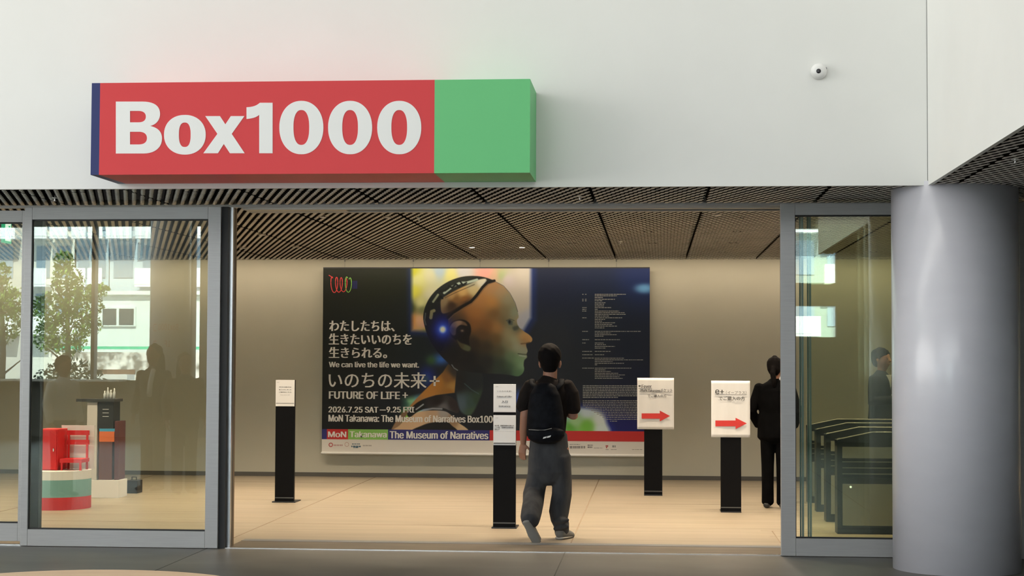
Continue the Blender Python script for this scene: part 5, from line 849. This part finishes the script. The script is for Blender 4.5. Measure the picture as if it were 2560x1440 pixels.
# ---- other figures
def figure(label, loc, rz, h, top_mat, leg_mat, hair='short', arms=None, jacket=True, shoes=(.02, .02, .02), voxel=.009, wide=1.0, sit=False):
    t = thing('person', label, 'person', loc, rz); s = h / 1.70
    V3 = lambda x, y, z: Vector((x * s, y * s, z * s))
    zo = -.42 if sit else 0.0
    arms = arms or {-1: ((-.235, -.02, 1.13), (-.235, .06, .90)), 1: ((.235, -.02, 1.13), (.235, .06, .90))}
    bm = bmesh.new(); up = lambda x, y, z: V3(x, y, z + zo)
    tube(bm, [up(0, 0, z) for z in (.86, .95, 1.08, 1.22, 1.34, 1.41, 1.45)], [(a * s, b * s) for a, b in ((.14, .09), (.155, .10), (.13, .095), (.145, .10), (.155, .095), (.11, .075), (.055, .05))], (1, 0, 0), 20)
    tube(bm, [up(0, -.005, 1.40), up(0, .015, 1.52)], [.053 * s, .050 * s], (1, 0, 0), 14)
    P = head(bm, up(0, .01, 1.595), (0, 1, 0), s * .97)
    for k in (-1, 1):
        e, w = arms[k]; sh_ = up(k * .175, 0, 1.375); el, wr = up(*e), up(*w)
        tube(bm, [sh_, (sh_ + el) / 2, el, (el + wr) / 2, wr], [.048 * s, .044 * s, .039 * s, .036 * s, .026 * s], (1, 0, 0), 12)
        d = (wr - el).normalized(); hand(bm, wr, d, Vector((-k, .2, 0)), Vector((0, 1, .1)) if abs(d.z) > .5 else Vector((0, 0, 1)), .6)
        if sit:
            L = [V3(k * .09, 0, .46), V3(k * .11, .40, .47), V3(k * .11, .42, .08)]
        else:
            L = [V3(k * .085, 0, .90), V3(k * .09, .012, .48), V3(k * .09, -.01, .08)]
        tube(bm, L, [.078 * s, .054 * s, .038 * s], (1, 0, 0), 12)
        f0 = L[2]; tube(bm, [f0 + V3(0, -.03, -.035), f0 + V3(k * .015, .15, -.05)], [.036 * s, .028 * s], (0, 0, 1), 10)
    fuse('body', bm, voxel, SKIN, t, 3)
    eyes(P, t)
    bm = bmesh.new()
    if sit:
        for k in (-1, 1): tube(bm, [V3(k * .09, -.05, .46), V3(k * .11, .40, .47), V3(k * .11, .43, .30), V3(k * .11, .43, .09)], [.10 * s, .078 * s, .07 * s, .06 * s], (1, 0, 0), 16)
    else:
        tube(bm, [V3(0, 0, z) for z in (1.0, .93, .84)], [(.158 * s, .115 * s), (.168 * s, .125 * s), (.155 * s, .11 * s)], (1, 0, 0), 20)
        for k in (-1, 1): tube(bm, [V3(k * .085, 0, z) for z in (.90, .70, .48, .25, .06)], [(.086 * s, .10 * s), (.082 * s, .09 * s), (.072 * s, .078 * s), (.068 * s, .074 * s), (.07 * s, .08 * s)], (1, 0, 0), 16)
    fuse('trousers', bm, voxel, leg_mat, t, 3)
    bm = bmesh.new(); hem = .80 if jacket else .93
    w = wide
    tube(bm, [up(0, 0, z) for z in (hem, .93, 1.08, 1.22, 1.34, 1.40, 1.445)], [(a * s * w, b * s) for a, b in ((.182, .135), (.178, .135), (.162, .125), (.178, .13), (.188, .12), (.14, .10), (.072, .066))], (1, 0, 0), 24)
    for k in (-1, 1):
        e, wv = arms[k]; sh_ = up(k * .165, 0, 1.375); el, wr = up(*e), up(*wv); wr2 = wr - (wr - el).normalized() * .02
        tube(bm, [sh_, (sh_ + el) / 2, el, (el + wr2) / 2, wr2], [.072 * s, .064 * s, .060 * s, .054 * s, .048 * s], (1, 0, 0), 14)
    fuse('jacket' if jacket else 'shirt', bm, voxel, top_mat, t, 4)
    bm = bmesh.new()
    c = up(0, -.012, 1.60)
    tube(bm, [c + V3(0, -.03, -.065), c + V3(0, -.03, -.03), c + V3(0, -.018, .02), c + V3(0, -.006, .06), c + V3(0, 0, .10), c + V3(0, 0, .122)], [(.06 * s, .05 * s), (.078 * s, .070 * s), (.088 * s, .088 * s), (.088 * s, .098 * s), (.066 * s, .08 * s), (.03 * s, .04 * s)], (1, 0, 0), 20)
    if hair == 'short':
        for fy, fz in ((.0, .062), (-.016, .086), (-.05, .108)): tube(bm, [c + V3(-.066, .040 + fy, fz - .022), c + V3(-.034, .086 + fy, fz), c + V3(.034, .086 + fy, fz), c + V3(.066, .040 + fy, fz - .022)], [.022 * s, .025 * s, .025 * s, .022 * s], (0, 0, 1), 10)
        for k in (-1, 1): tube(bm, [c + V3(k * .070, .030, .045), c + V3(k * .073, .022, .005)], [.020 * s, .013 * s], (0, 1, 0), 10)
    if hair == 'ponytail': tube(bm, [c + V3(0, -.10, .0), c + V3(0, -.125, -.06), c + V3(.01, -.11, -.16), c + V3(.01, -.095, -.22)], [.026 * s, .034 * s, .028 * s, .014 * s], (1, 0, 0), 12)
    if hair == 'long': tube(bm, [c + V3(0, -.06, .0), c + V3(0, -.085, -.10), c + V3(0, -.095, -.22), c + V3(0, -.09, -.30)], [(.085 * s, .06 * s), (.09 * s, .05 * s), (.085 * s, .04 * s), (.06 * s, .03 * s)], (1, 0, 0), 14)
    fuse('hair', bm, voxel * .8, HAIR, t, 3)
    for k in (-1, 1):
        bm = bmesh.new()
        f0 = V3(k * .11, .42, .0) if sit else V3(k * .09, -.01, 0)
        tube(bm, [f0 + V3(0, -.055, .035), f0 + V3(k * .006, .06, .040), f0 + V3(k * .015, .17, .026)], [(.032 * s, .037 * s), (.036 * s, .042 * s), (.022 * s, .036 * s)], (0, 0, 1), 14)
        o = fuse('shoe', bm, .008, mat('shoe_black', shoes, .4), t, 2)
    return t, s, up
SUITB = noise_mat('black_suit', (.0022, .0022, .0025), (.004, .004, .0045), nscale=8, rough=.9, spec=.04)
SUITN = noise_mat('dark_suit', (.004, .005, .007), (.007, .008, .011), nscale=8, rough=.8, spec=.15)
WSH = mat('white_shirt', (.78, .77, .75), .8)
wp = atZ(1938, 1270)
wo, s_, up_ = figure('person in a black suit with a ponytail, seen from behind at the right door frame', (wp.x, wp.y, 0), radians(-14), 1.60, SUITB, SUITB, 'ponytail',
    {-1: ((-.265, -.03, 1.10), (-.20, .10, .92)), 1: ((.265, -.03, 1.10), (.20, .10, .92))}, wide=1.12)
bm = bmesh.new(); tube(bm, [up_(.03, .055, 1.455), up_(.075, .03, 1.475), up_(.07, -.02, 1.465)], [.022, .030, .022], (0, 0, 1), 10); from_bm('collar', bm, WSH, wo, smooth=True)
gp = atY(2202, 900, 20.0)
mo, s_, up_ = figure('person in a dark suit and tie behind the glass, facing right beside the column', (gp.x, 20.0, 0), radians(-122), 1.70, SUITN, SUITN, 'short',
    {-1: ((-.25, .0, 1.12), (-.10, .24, 1.10)), 1: ((.25, .0, 1.12), (.12, .26, 1.14))}, wide=1.14)
bm = bmesh.new(); prism(bm, [(-.045, 1.42), (.045, 1.42), (.0, 1.17)], 'y', .085, .137); from_bm('shirt_front', bm, WSH, mo)
bm = bmesh.new(); prism(bm, [(-.016, 1.41), (.016, 1.41), (.022, 1.22), (0, 1.19), (-.022, 1.22)], 'y', .13, .146); from_bm('tie', bm, mat('tie_dark', (.01, .01, .014), .5), mo)

# ------------------------------------------------------------------ ticket gates behind the right hand glass
STEEL = mat('brushed_steel', (.30, .285, .24), .45, .7); GBL = mat('gate_black', (.006, .0065, .007), .4, 0, .2)
def gate(label, loc):
    t = thing('ticket_gate', label, 'ticket gate', loc, 0, 'ticket gates behind the right glass door')
    bm = bmesh.new()
    prism(bm, [(0, 0), (.045, 0), (.045, .87), (0, .855)], 'y', 0, .22)
    prism(bm, [(0, .855), (.32, .925), (1.55, .925), (1.55, .80), (0, .80)], 'y', .0, .22)
    bx(bm, .045, 0, 0, 1.55, .22, .075); bx(bm, 1.5, 0, .075, 1.55, .22, .80); bx(bm, .045, .03, .075, 1.5, .19, .80)
    bx(bm, .045, 0, .455, 1.5, .22, .515)
    from_bm('body', bm, GBL, t)
    boxes('side_panel', [(.047, -.004, .692, 1.5, .03, .795)], STEEL, t); boxes('side_panel', [(.047, -.004, .078, 1.5, .03, .458)], STEEL, t)
    for z in (.545, .60, .655): boxes('rail', [(.047, .0, z, 1.5, .012, z + .008)], STEEL, t)
    bm = bmesh.new(); tube(bm, [(.005, .012, .862), (.32, .012, .93), (1.55, .012, .93)], [.006] * 3, (0, 1, 0), 8); from_bm('handrail', bm, STEEL, t)
    bm = bmesh.new(); lathe(bm, [(.010, -.007), (.010, .0)], (.12, 0, .43), 14, 'y'); from_bm('indicator', bm, mat('pilot_light', (.8, .85, .8), .3, 0, .5, 0, (.9, 1, .9), 1.5), t)
    return t
for lab, l in (('nearest steel-sided ticket gate behind the right glass', (1.685, 15.84, 0)), ('second ticket gate from the front, just behind the nearest one', (1.70, 17.0, 0)),
               ('third ticket gate from the front behind the right glass', (1.71, 18.1, 0)), ('farthest ticket gate, in front of the dark-suited person', (1.72, 19.2, 0))):
    gate(lab, l)

# ------------------------------------------------------------------ small fittings
p = atY(2046, 180, YW)
cm = thing('security_camera', 'small round white camera with a dark lens on the white wall', 'camera', (p.x, YW, p.z))
CW = mat('camera_white', (.82, .82, .80), .4)
bm = bmesh.new(); lathe(bm, [(.058, 0), (.060, -.03), (.056, -.055), (.040, -.075), (.022, -.08)], n=40, axis='y'); from_bm('housing', bm, CW, cm, smooth=True)
bm = bmesh.new(); lathe(bm, [(.019, -.074), (.017, -.084), (.008, -.087)], (-.006, 0, -.006), 28, 'y'); from_bm('lens', bm, mat('lens_dark', (.02, .02, .025), .15), cm, smooth=True)
bm = bmesh.new(); lathe(bm, [(.009, -.03), (.008, -.05), (.004, -.055)], (.052, 0, .020), 16, 'y'); from_bm('screw_cap', bm, mat('cap_grey', (.3, .3, .3), .4), cm)

def sprinkler(px, py, label, n):
    p = atZ(px, py, ZC - .02); t = thing('sprinkler', label, 'sprinkler', (p.x, p.y, ZC), 0, 'sprinkler heads in the slatted ceiling')
    SPM = mat('sprinkler_metal', (.62, .62, .60), .3, .8)
    bm = bmesh.new(); lathe(bm, [(.010, .02), (.010, -.008), (.006, -.012), (.005, -.026)], n=16); from_bm('stem', bm, SPM, t)
    bm = bmesh.new(); lathe(bm, [(.013, -.027), (.013, -.030)], n=20); from_bm('deflector', bm, SPM, t)
    bm = bmesh.new(); lathe(bm, [(.026, -.001), (.026, -.004)], n=24); from_bm('flange', bm, CW, t)
for a in ((137, 500, 'sprinkler head under the ceiling edge above the left glass door'), (1450, 497, 'sprinkler head in the ceiling strip above the door opening'), (2538, 405, 'sprinkler head in the ceiling at the upper right corner'),
          (1048, 549, 'sprinkler head just inside the opening, above the android head'), (1551, 608, 'sprinkler head deep in the hall, above the banner right end')): sprinkler(*a, 0)

# downlights: housings flush with the slats and the lamps that light the hall
WARM = (1.0, .82, .60)
LENS = mat('downlight_lens', (.9, .85, .75), .4, 0, .5, 0, (1, .88, .70), 5.0)
LENSD = mat('downlight_lens_dim', (.40, .36, .30), .4, 0, .5, 0, (1, .88, .70), .12)
def downlight(x, y, label, power, blend=.6, ang=100):
    t = thing('downlight', label, 'ceiling light', (x, y, ZC), 0, 'recessed downlights of the hall ceiling')
    bm = bmesh.new(); lathe(bm, [(.043, .03), (.043, -.004), (.034, -.004), (.032, .01)], n=28); from_bm('rim', bm, mat('rim_brown', (.30, .26, .21), .5), t)
    bm = bmesh.new(); lathe(bm, [(.030, -.007), (.030, .010)], n=24); from_bm('lens', bm, LENS if label.startswith('bright') else LENSD, t)
    d = bpy.data.lights.new('downlight_beam', 'SPOT'); d.energy = power; d.color = WARM; d.spot_size = radians(ang); d.spot_blend = blend; d.shadow_soft_size = .05
    o = bpy.data.objects.new('downlight_beam', d); COL.objects.link(o); o.location = (x, y, ZC - .03)
DL = [(655, 587, 'far left'), (607, 620, 'x'), (739, 617, 'x'), (807, 542, 'x'), (969, 543, 'x'), (1180, 618, 'x'), (1305, 618, 'x'), (1793, 537, 'x')]
labs = ['third downlight row, second from the left door frame', 'recessed downlight nearest the left end of the far wall', 'recessed downlight above the far wall, left of the banner', 'recessed downlight just inside the opening, left one',
        'recessed downlight just inside the opening, left of the android head', 'bright recessed downlight above the banner, left of the pair', 'bright recessed downlight above the banner, right of the pair', 'recessed downlight just inside the opening at the right end']
for (px, py, _), lb in zip(DL, labs):
    p = atZ(px, py, ZC); downlight(p.x, p.y, lb, 150)
PWR = 156
hid = [(x, y) for y in (15.7, 17.5, 19.6) for x in (-8.6, -7.0, -5.5, -.45, .9, 2.3, 3.8, 5.4)] + [(x, 17.4) for x in (-2.9, -1.6)] + [(-3.3, 20.0), (-1.0, 15.7)]  # extra spots without housings, added to light the hall
for x, y in hid:
    o = lamp('hall_fill_spot', 'SPOT', (x, y, ZC - .03), (0, 0, 0), PWR, WARM, spot_size=radians(125), spot_blend=.8, shadow_soft_size=.06)
# added strip lamp, assumed from the far wall's brighter top; no slot built
lamp('assumed_wall_washer', 'AREA', (-1.5, 22.20, ZC - .006), (radians(14), 0, 0), 60, WARM, shape='RECTANGLE', size=17, size_y=.05)

# exit sign seen at the left edge
ep = atY(16, 580, 16.0)
ex = thing('exit_sign', 'green and white running-man exit sign at the left edge of the glass', 'sign', (ep.x, 16.0, ep.z), radians(92))
boxes('housing', [(-.105, -.015, -.108, .105, .015, .108)], mat('exit_green', (.02, .42, .22), .4, 0, .5, 0, (.0, .55, .26), .55), ex, bevel=.004)
boxes('panel', [(-.075, -.018, -.088, .075, -.0152, .088)], mat('exit_white', (.8, .9, .85), .4, 0, .5, 0, (.8, 1, .9), .9), ex)
bm = bmesh.new()
tube(bm, [(.018, -.0195, .052), (.0185, -.0195, .053)], [.012, .012], n=10)
for P in ([(.012, .036), (-.005, .0)], [(.01, .034), (.04, .022), (.05, .0)], [(.008, .032), (-.03, .026), (-.04, .005)], [(-.005, .0), (.022, -.02), (.03, -.06)], [(-.005, .0), (-.02, -.03), (-.055, -.04)]):
    tube(bm, [(x, -.019, z) for x, z in P], [.0075] * len(P), (0, 1, 0), 8)
from_bm('running_figure', bm, MATS['exit_green'], ex)
bm = bmesh.new(); tube(bm, [(0, 0, .1), (0, 0, ZC - ep.z + .02)], [.006, .006], n=8); from_bm('hanger', bm, ALUD, ex)

# round wooden table whose far edge rises into the picture
tp = atZ(312, 1424, .74)
rt = thing('round_table', 'round light-wood table top at the bottom left edge', 'table', (tp.x, tp.y - .72, 0))
WOOD = noise_mat('light_wood', (.60, .40, .23), (.70, .50, .31), scale=(1, 12, 1), nscale=2, detail=5, rough=.4)
bm = bmesh.new(); lathe(bm, [(.70, .705), (.72, .715), (.72, .735), (.714, .74)], n=96); from_bm('top', bm, WOOD, rt)
bm = bmesh.new(); lathe(bm, [(.04, .02), (.04, .706)], n=24); from_bm('pedestal', bm, ALUD, rt, smooth=False)
bm = bmesh.new(); lathe(bm, [(.30, 0), (.30, .012), (.05, .03)], n=48); from_bm('foot', bm, ALUD, rt)

# ------------------------------------------------------------------ what the glass doors mirror: left of and behind the viewer
MY = 28.06                                                    # twice the glass plane
def mir(px, py, Yv): a = atY(px, py, Yv); return Vector((a.x, MY - Yv, a.z))
# striped round plinth with red furniture
q0 = atY(140, 1285, 17.6)
pl = thing('display_plinth', 'round striped plinth seen low through the left glass door', 'plinth', (q0.x, 17.6, 0))
PR = mat('plinth_red', lin((200, 40, 50)), .6); PT = mat('plinth_teal', lin((120, 165, 165)), .6); PW_ = mat('plinth_white', (.75, .73, .72), .6)
for nm, z0, z1, mm in (('red_band', 0, .13, PR), ('teal_band', .13, .31, PT), ('white_band', .31, .40, PW_)):
    bm = bmesh.new(); lathe(bm, [(.36, z0), (.36, z1)], n=48); from_bm(nm, bm, mm, pl)
cb = thing('cabinet', 'red cabinet seen at the bottom of the left glass door', 'cabinet', (q0.x, 17.6, .4005))
RF = mat('furniture_red', lin((205, 22, 30)), .5)
boxes('carcass', [(-.16, -.15, 0, .06, .15, .43)], RF, cb, bevel=.006); boxes('door', [(-.15, -.162, .01, .05, -.15, .42)], RF, cb, bevel=.003)
boxes('knob', [(.02, -.18, .2, .03, -.162, .23)], ALUB, cb)
ch = thing('red_stool', 'small red slatted chair next to the red cabinet on the striped plinth', 'chair', (q0.x + .20, 17.58, .4005))
boxes('seat', [(-.12, -.12, .08, .12, .12, .12)], RF, ch, bevel=.004)
for z in (.26, .36): boxes('back_slat', [(-.12, .095, z, .12, .115, z + .05)], RF, ch)
for x in (-.11, .09):
    for y in (-.115, .09): boxes('leg', [(x, y, 0, x + .02, y + .02, (.41 if y > 0 else .08))], RF, ch)
wb_ = tag(boxes('backing_board', [(-.16, -.02, 0, .20, .0, .46)], mat('board_pinkish', (.72, .66, .66), .6), None), 'pale board behind the small red chair', 'board'); wb_.location = (q0.x + .15, 17.78, .4005)
q4 = atY(266, 1240, 19.0)
lp = tag(boxes('low_block', [(-.19, -.16, 0, .19, .16, .20)], PW_, None, bevel=.004), 'low white block under the display stand behind the left glass', 'block'); lp.location = (q4.x, q4.y, 0)
K4 = 19.0 / F
zz = lambda py: EYE - (py - 895) * K4
xx_ = lambda px: (px - 266) * K4
ht = thing('display_stand', 'tall display stand with black box and orange panel behind the left glass door', 'display stand', (q4.x, q4.y, .2005))
def part4(nm, a, b, c_, d, mm, y0=-.12, y1=.12): boxes(nm, [(xx_(a), y0, zz(d) - .2, xx_(b), y1, zz(c_) - .2)], mm, ht)
part4('top', 195, 295, 1004, 1011, mat('table_dark', (.03, .028, .026), .4), -.15, .15)
part4('black_box', 250, 290, 1011, 1079, mat('board_black', (.008, .008, .008), .5))
part4('blue_strip', 254, 294, 1079, 1086, mat('shelf_blue', lin((60, 150, 190)), .5))
part4('orange_panel', 254, 293, 1086, 1112, mat('panel_orange', lin((215, 110, 60)), .5))
part4('lower_panel', 254, 288, 1112, 1208, mat('panel_brown', lin((92, 50, 40)), .6))
part4('side_post', 294, 305, 1060, 1208, mat('post_brown', lin((80, 28, 24)), .6))
part4('cloth', 222, 248, 1013, 1208, mat('cloth_grey', (.60, .57, .55), .8))
bm = bmesh.new()
for k in range(3):
    z_ = zz(1030 + k * 9) - .2; bx(bm, xx_(262), -.1225, z_ - .003, xx_(278), -.121, z_ + .003)
from_bm('chalk_marks', bm, PW_, ht)
for i, px in enumerate((258, 266, 274, 283)):
    bm = bmesh.new(); hgt_ = (.09, .13, .10, .12)[i]; lathe(bm, [(.015, 0), (.015, hgt_ * .6), (.007, hgt_ * .75), (.007, hgt_)], n=14)
    b_ = from_bm('bottle', bm, mat('bottle_pale', (.8, .82, .82), .15), None, smooth=True); b_.location = (q4.x + xx_(px), q4.y, zz(1004) + .001)
    tag(b_, ('leftmost short', 'tall second', 'third', 'rightmost')[i] + ' pale bottle on the display stand behind the glass', 'bottle', 'bottles on the display stand behind the glass')
q5 = atY(335, 1236, 19.6)
kc = thing('case', 'small dark case on the floor beside the display stand', 'case', (q5.x, q5.y, 0))
boxes('shell', [(-.07, -.1, 0, .07, .1, .15)], mat('case_navy', (.008, .009, .016), .5), kc, bevel=.008)
boxes('handle', [(-.03, -.008, .15, -.022, .008, .18), (.022, -.008, .15, .03, .008, .18), (-.03, -.008, .18, .03, .008, .188)], BLACK, kc)
# mirrored people
SG = noise_mat('grey_jacket', (.02, .02, .02), (.03, .03, .03), nscale=6, rough=.8)
a = mir(385, 900, 20.0); o1, s_, up_ = figure('person in a dark jacket with a pale scarf, mirrored beside the reflected column', (a.x, a.y, 0), radians(20), 1.72, SG, SG, 'long', voxel=.012)
bm = bmesh.new(); tube(bm, [up_(.06, .09, 1.42), up_(.05, .135, 1.25), up_(.045, .14, 1.12)], [.03, .03, .03], (1, 0, 0), 10); from_bm('scarf', bm, WSH, o1, smooth=True)
a2 = mir(463, 900, 19.5); o2, s_, up_ = figure('person with dark hair in a dark coat, mirrored nearest the left door stile', (a2.x, a2.y, 0), radians(-30), 1.62, SG, SG, 'long', voxel=.012)
bg_ = thing('shoulder_bag', 'small black bag mirrored below the dark-jacketed person', 'bag', (a.x + .02, a.y + .30, .86))
boxes('pouch', [(-.05, -.02, 0, .05, .02, .19)], BPM, bg_, bevel=.008); bm = bmesh.new(); tube(bm, [(-.04, 0, .18), (0, 0, .30), (.04, 0, .18)], [.004] * 3, (0, 1, 0), 8); from_bm('strap', bm, BPM, bg_)
a3 = mir(158, 960, 19.0); o3, s_, up_ = figure('person in a white shirt with dark hair, mirrored above the red cabinet', (a3.x, a3.y, 0), radians(-60), 1.58, WSH, SG, 'short', jacket=False, voxel=.012)
# reflected column with the hall's red lettering
q = mir(427, 700, 27.0); rc = thing('sign_column', 'pale column with faint red lettering mirrored in the left glass door', 'column', (q.x, q.y, 0))
bm = bmesh.new(); lathe(bm, [(.325, 0), (.325, 9.0)], n=64); sft = from_bm('shaft', bm, colm, rc, smooth=True)
for p in sft.data.polygons: p.use_smooth = abs(p.normal.z) < .5
def ctext(s, x0, x1, z0, z1):
    o = text_mesh(s, x0, x1, z0, z1, 0, REDINK, rc, 'lettering', .02)
    for v in o.data.vertices:
        a_ = v.co.x / .327; v.co = (-.328 * sin(a_), .328 * cos(a_), v.co.z)
ctext('Box1000', -.22, .10, 2.02, 2.12); ctext('⊃', .14, .22, 2.0, 2.12); ctext('1F', -.1, .0, 1.75, 1.85); ctext('⊃', .14, .22, 1.72, 1.85)
# sill board of the rear glazing
boxes('trim_12', [(-16, YF, 1.10, -10.4, YF + .5, 1.14)], mat('sill_white', (.85, .85, .83), .4), None, 'structure')

# ---- outdoors
oc = mir(262, 948, 41); ocw = 68 * 41 / F
ot = thing('outdoor_counter', 'white counter with a brown back edge mirrored under the stone wall', 'counter', (oc.x, oc.y, -.15))
boxes('top', [(-ocw, -.3, 1.17, ocw, .3, 1.30)], PW_, ot); boxes('base', [(-ocw + .1, -.25, 0, ocw - .1, .2, 1.17)], DIM, ot); boxes('back_edge', [(-ocw * .7, -.36, 1.30, ocw, -.3, 1.42)], mat('edge_brown', (.16, .09, .06), .6), ot)
boxes('ground', [(-60, -120, -.35, 40, YF - .3, -.15)], noise_mat('paving', (.30, .29, .27), (.36, .35, .33), nscale=2, rough=.9), None, 'structure')
def foliage(bm, c, rad, n, sz, seed):
    r = np.random.default_rng(seed)
    for i in range(n):
        d = r.normal(size=3); d /= np.linalg.norm(d); k = r.uniform(.35, 1) ** .6
        p = Vector(c) + Vector((d[0] * rad[0], d[1] * rad[1], d[2] * rad[2])) * k
        u = Vector(r.normal(size=3)).normalized(); v = u.orthogonal(); s = sz * r.uniform(.6, 1.3)
        bm.faces.new([bm.verts.new(p + q) for q in (-u * s, v * s * .5, u * s, -v * s * .5)])
LEAF = noise_mat('leaf_green', (.10, .22, .03), (.26, .40, .07), nscale=2.5, rough=.5)
LEAFD = noise_mat('leaf_dark', (.03, .06, .015), (.06, .10, .03), nscale=2.5, rough=.6)
BARK = mat('bark', (.08, .06, .045), .9)
def tree(label, base, clumps, seed, leaf=LEAF, hgt=3.6):
    t = thing('tree', label, 'tree', (base.x, base.y, -.15))
    bm = bmesh.new(); tube(bm, [(0, 0, 0), (.05, 0, hgt * .5), (0, .05, hgt)], [.09, .07, .03], (1, 0, 0), 10)
    for k in range(7):
        a_ = k * 2.4; z = hgt * (.35 + .08 * k); tube(bm, [(0, 0, z), (.5 * cos(a_), .5 * sin(a_), z + .4)], [.03, .012], (0, 0, 1), 6)
    from_bm('trunk', bm, BARK, t, smooth=True)
    bm = bmesh.new()
    for i, (c, r_, n_) in enumerate(clumps): foliage(bm, c, r_, int(n_ * 1.7), .056, seed + i)
    fo = from_bm('foliage', bm, leaf, t); return t
b1 = mir(165, 930, 40.5)
tree('bushy green tree mirrored in the left glass door', b1, [((0, 0, 2.3), (.55, .6, .6), 420), ((-.35, .1, 2.9), (.5, .5, .45), 360), ((.35, 0, 3.0), (.55, .5, .4), 380), ((.0, 0, 3.55), (.42, .4, .45), 300), ((-.1, 0, 4.05), (.25, .25, .3), 120), ((.75, 0, 3.35), (.3, .3, .2), 110), ((.6, 0, 2.5), (.3, .3, .3), 120), ((-.5, 0, 2.2), (.35, .3, .4), 160)], 10)
b2 = mir(-6, 930, 39.0)
tree('green tree mirrored at the far left edge of the glass', b2, [((0, 0, 2.6), (.6, .5, .6), 420), ((-.2, 0, 3.2), (.55, .5, .45), 340), ((.3, 0, 3.0), (.4, .4, .4), 200), ((-.1, 0, 3.7), (.3, .3, .3), 150)], 40)
b3 = mir(175, 930, 39.0)
sb = thing('shrub', 'dark green shrub below the mirrored bushy tree', 'shrub', (b3.x, b3.y, -.15))
bm = bmesh.new(); foliage(bm, (0, 0, 1.1), (.9, .5, .6), 900, .06, 70); from_bm('foliage', bm, LEAFD, sb)
bm = bmesh.new(); tube(bm, [(0, 0, 0), (0, 0, 1.0)], [.05, .03]); from_bm('stem', bm, BARK, sb)
# white house with a window
HW = noise_mat('house_white', (.62, .70, .68), (.68, .76, .74), nscale=2, rough=.8)
ho_l, ho_r = mir(205, 800, 52).x, mir(560, 800, 52).x; yh = MY - 52
hz = mir(300, 737, 52).z; hs = thing('white_house', 'low white building with one dark window mirrored in the left glass door', 'building', ((ho_l + ho_r) / 2, yh, -.15))
hc = (ho_l + ho_r) / 2
boxes('walls', [(ho_l - hc, -6, 0, ho_r - hc, 0, hz + .15)], HW, hs); boxes('roof_edge', [(ho_l - hc - .1, -6.1, hz + .15, ho_r - hc + .1, .15, hz + .27)], HW, hs)
wa, wb = mir(258, 812, 52), mir(336, 772, 52)
wn = boxes('window', [(wa.x - hc - .06, .0, wa.z + .15 - .05, wb.x - hc + .06, .06, wb.z + .15 + .06)], HW, hs)
wm = (wa.x + wb.x) / 2 - hc
for x0, x1 in ((wa.x - hc, wm - .06), (wm + .03, wb.x - hc)): boxes('pane', [(x0, .055, wa.z + .15, x1, .075, wb.z + .15)], mat('pane_dark', (.05, .07, .08), .1), wn)
# green capped stone wall
sa, sb_ = mir(130, 868, 46), mir(520, 930, 46)
sw = thing('garden_wall', 'rough stone wall with a green rail mirrored under the white building', 'wall', ((sa.x + sb_.x) / 2, MY - 46, -.15))
hw_ = (sb_.x - sa.x) / 2
stn = noise_mat('rubble_stone', (.22, .20, .18), (.80, .76, .72), nscale=3.0, detail=2, rough=.9, bump=.6, lo=.42, hi=.58)
boxes('stones', [(-hw_, -.4, 0, hw_, 0, sa.z + .02)], stn, sw); boxes('green_rail', [(-hw_, -.3, sa.z + .10, hw_, -.2, sa.z + .18)], mat('rail_green', lin((70, 190, 150)), .5), sw)
# apartment towers
def tower(label, px0, px1, Yv, ztop, seed, tone, floors):
    a, b = mir(px0, 700, Yv), mir(px1, 700, Yv); w = b.x - a.x; c = (a.x + b.x) / 2
    t = thing('apartment_block', label, 'building', (c, MY - Yv, -.15))
    r = random.Random(seed); FH = 3.0; n = int(ztop / FH)
    wall = noise_mat('tower_wall_%d' % seed, tone, tuple(min(1, v * 1.06) for v in tone), nscale=1, rough=.8)
    boxes('walls', [(-w / 2, -12, 0, w / 2, 0, n * FH)], wall, t)
    pw = mat('tower_glass', (.22, .30, .38), .15, 0, .8); bal = mat('tower_balcony', (.80, .83, .86), .6)
    nc = max(2, int(w / 3.2)); pane = None; rail = None
    for f in range(n):
        if f * FH < 1 or f * FH > 27: continue
        for k in range(nc):
            x = -w / 2 + (k + .5) * w / nc
            if pane is None:
                pane = boxes('window', [(-w / nc * .36, -.02, .35, w / nc * .3, .05, 2.35)], pw, t); rail = boxes('balcony', [(-w / nc * .46, .0, -.25, w / nc * .42, 1.1, -.1), (-w / nc * .46, 1.05, -.1, w / nc * .42, 1.12, .9)], bal, t); o, q_ = pane, rail
            else:
                o = pane.copy(); COL.objects.link(o); q_ = rail.copy(); COL.objects.link(q_)
            o.location = (x, 0, f * FH + .3); q_.location = (x, 0, f * FH + .3)
            if (k + f * seed) % 3 == 2: bpy.data.objects.remove(q_) if q_ is not rail else None
    return t
tower('pale balconied apartment block mirrored at the far left glass', -260, 62, 104, 30, 2, (.42, .42, .41), 10)
tower('beige apartment block behind the mirrored tree', 84, 186, 104, 30, 5, (.62, .64, .60), 10)
tower('blue-grey glass apartment tower mirrored beside the window mullion', 190, 272, 104, 34, 3, (.36, .46, .54), 11)
tower('bright white balconied tower mirrored in the upper left glass door', 274, 420, 104, 36, 4, (.44, .53, .60), 12)
tower('pale tower mirrored in the narrow strip beside the reflected column', 440, 620, 104, 30, 6, (.50, .57, .66), 10)
tower('pale building mirrored as two bright patches in the right glass door', 1960, 2150, 100, 34, 7, (.24, .30, .29), 11)
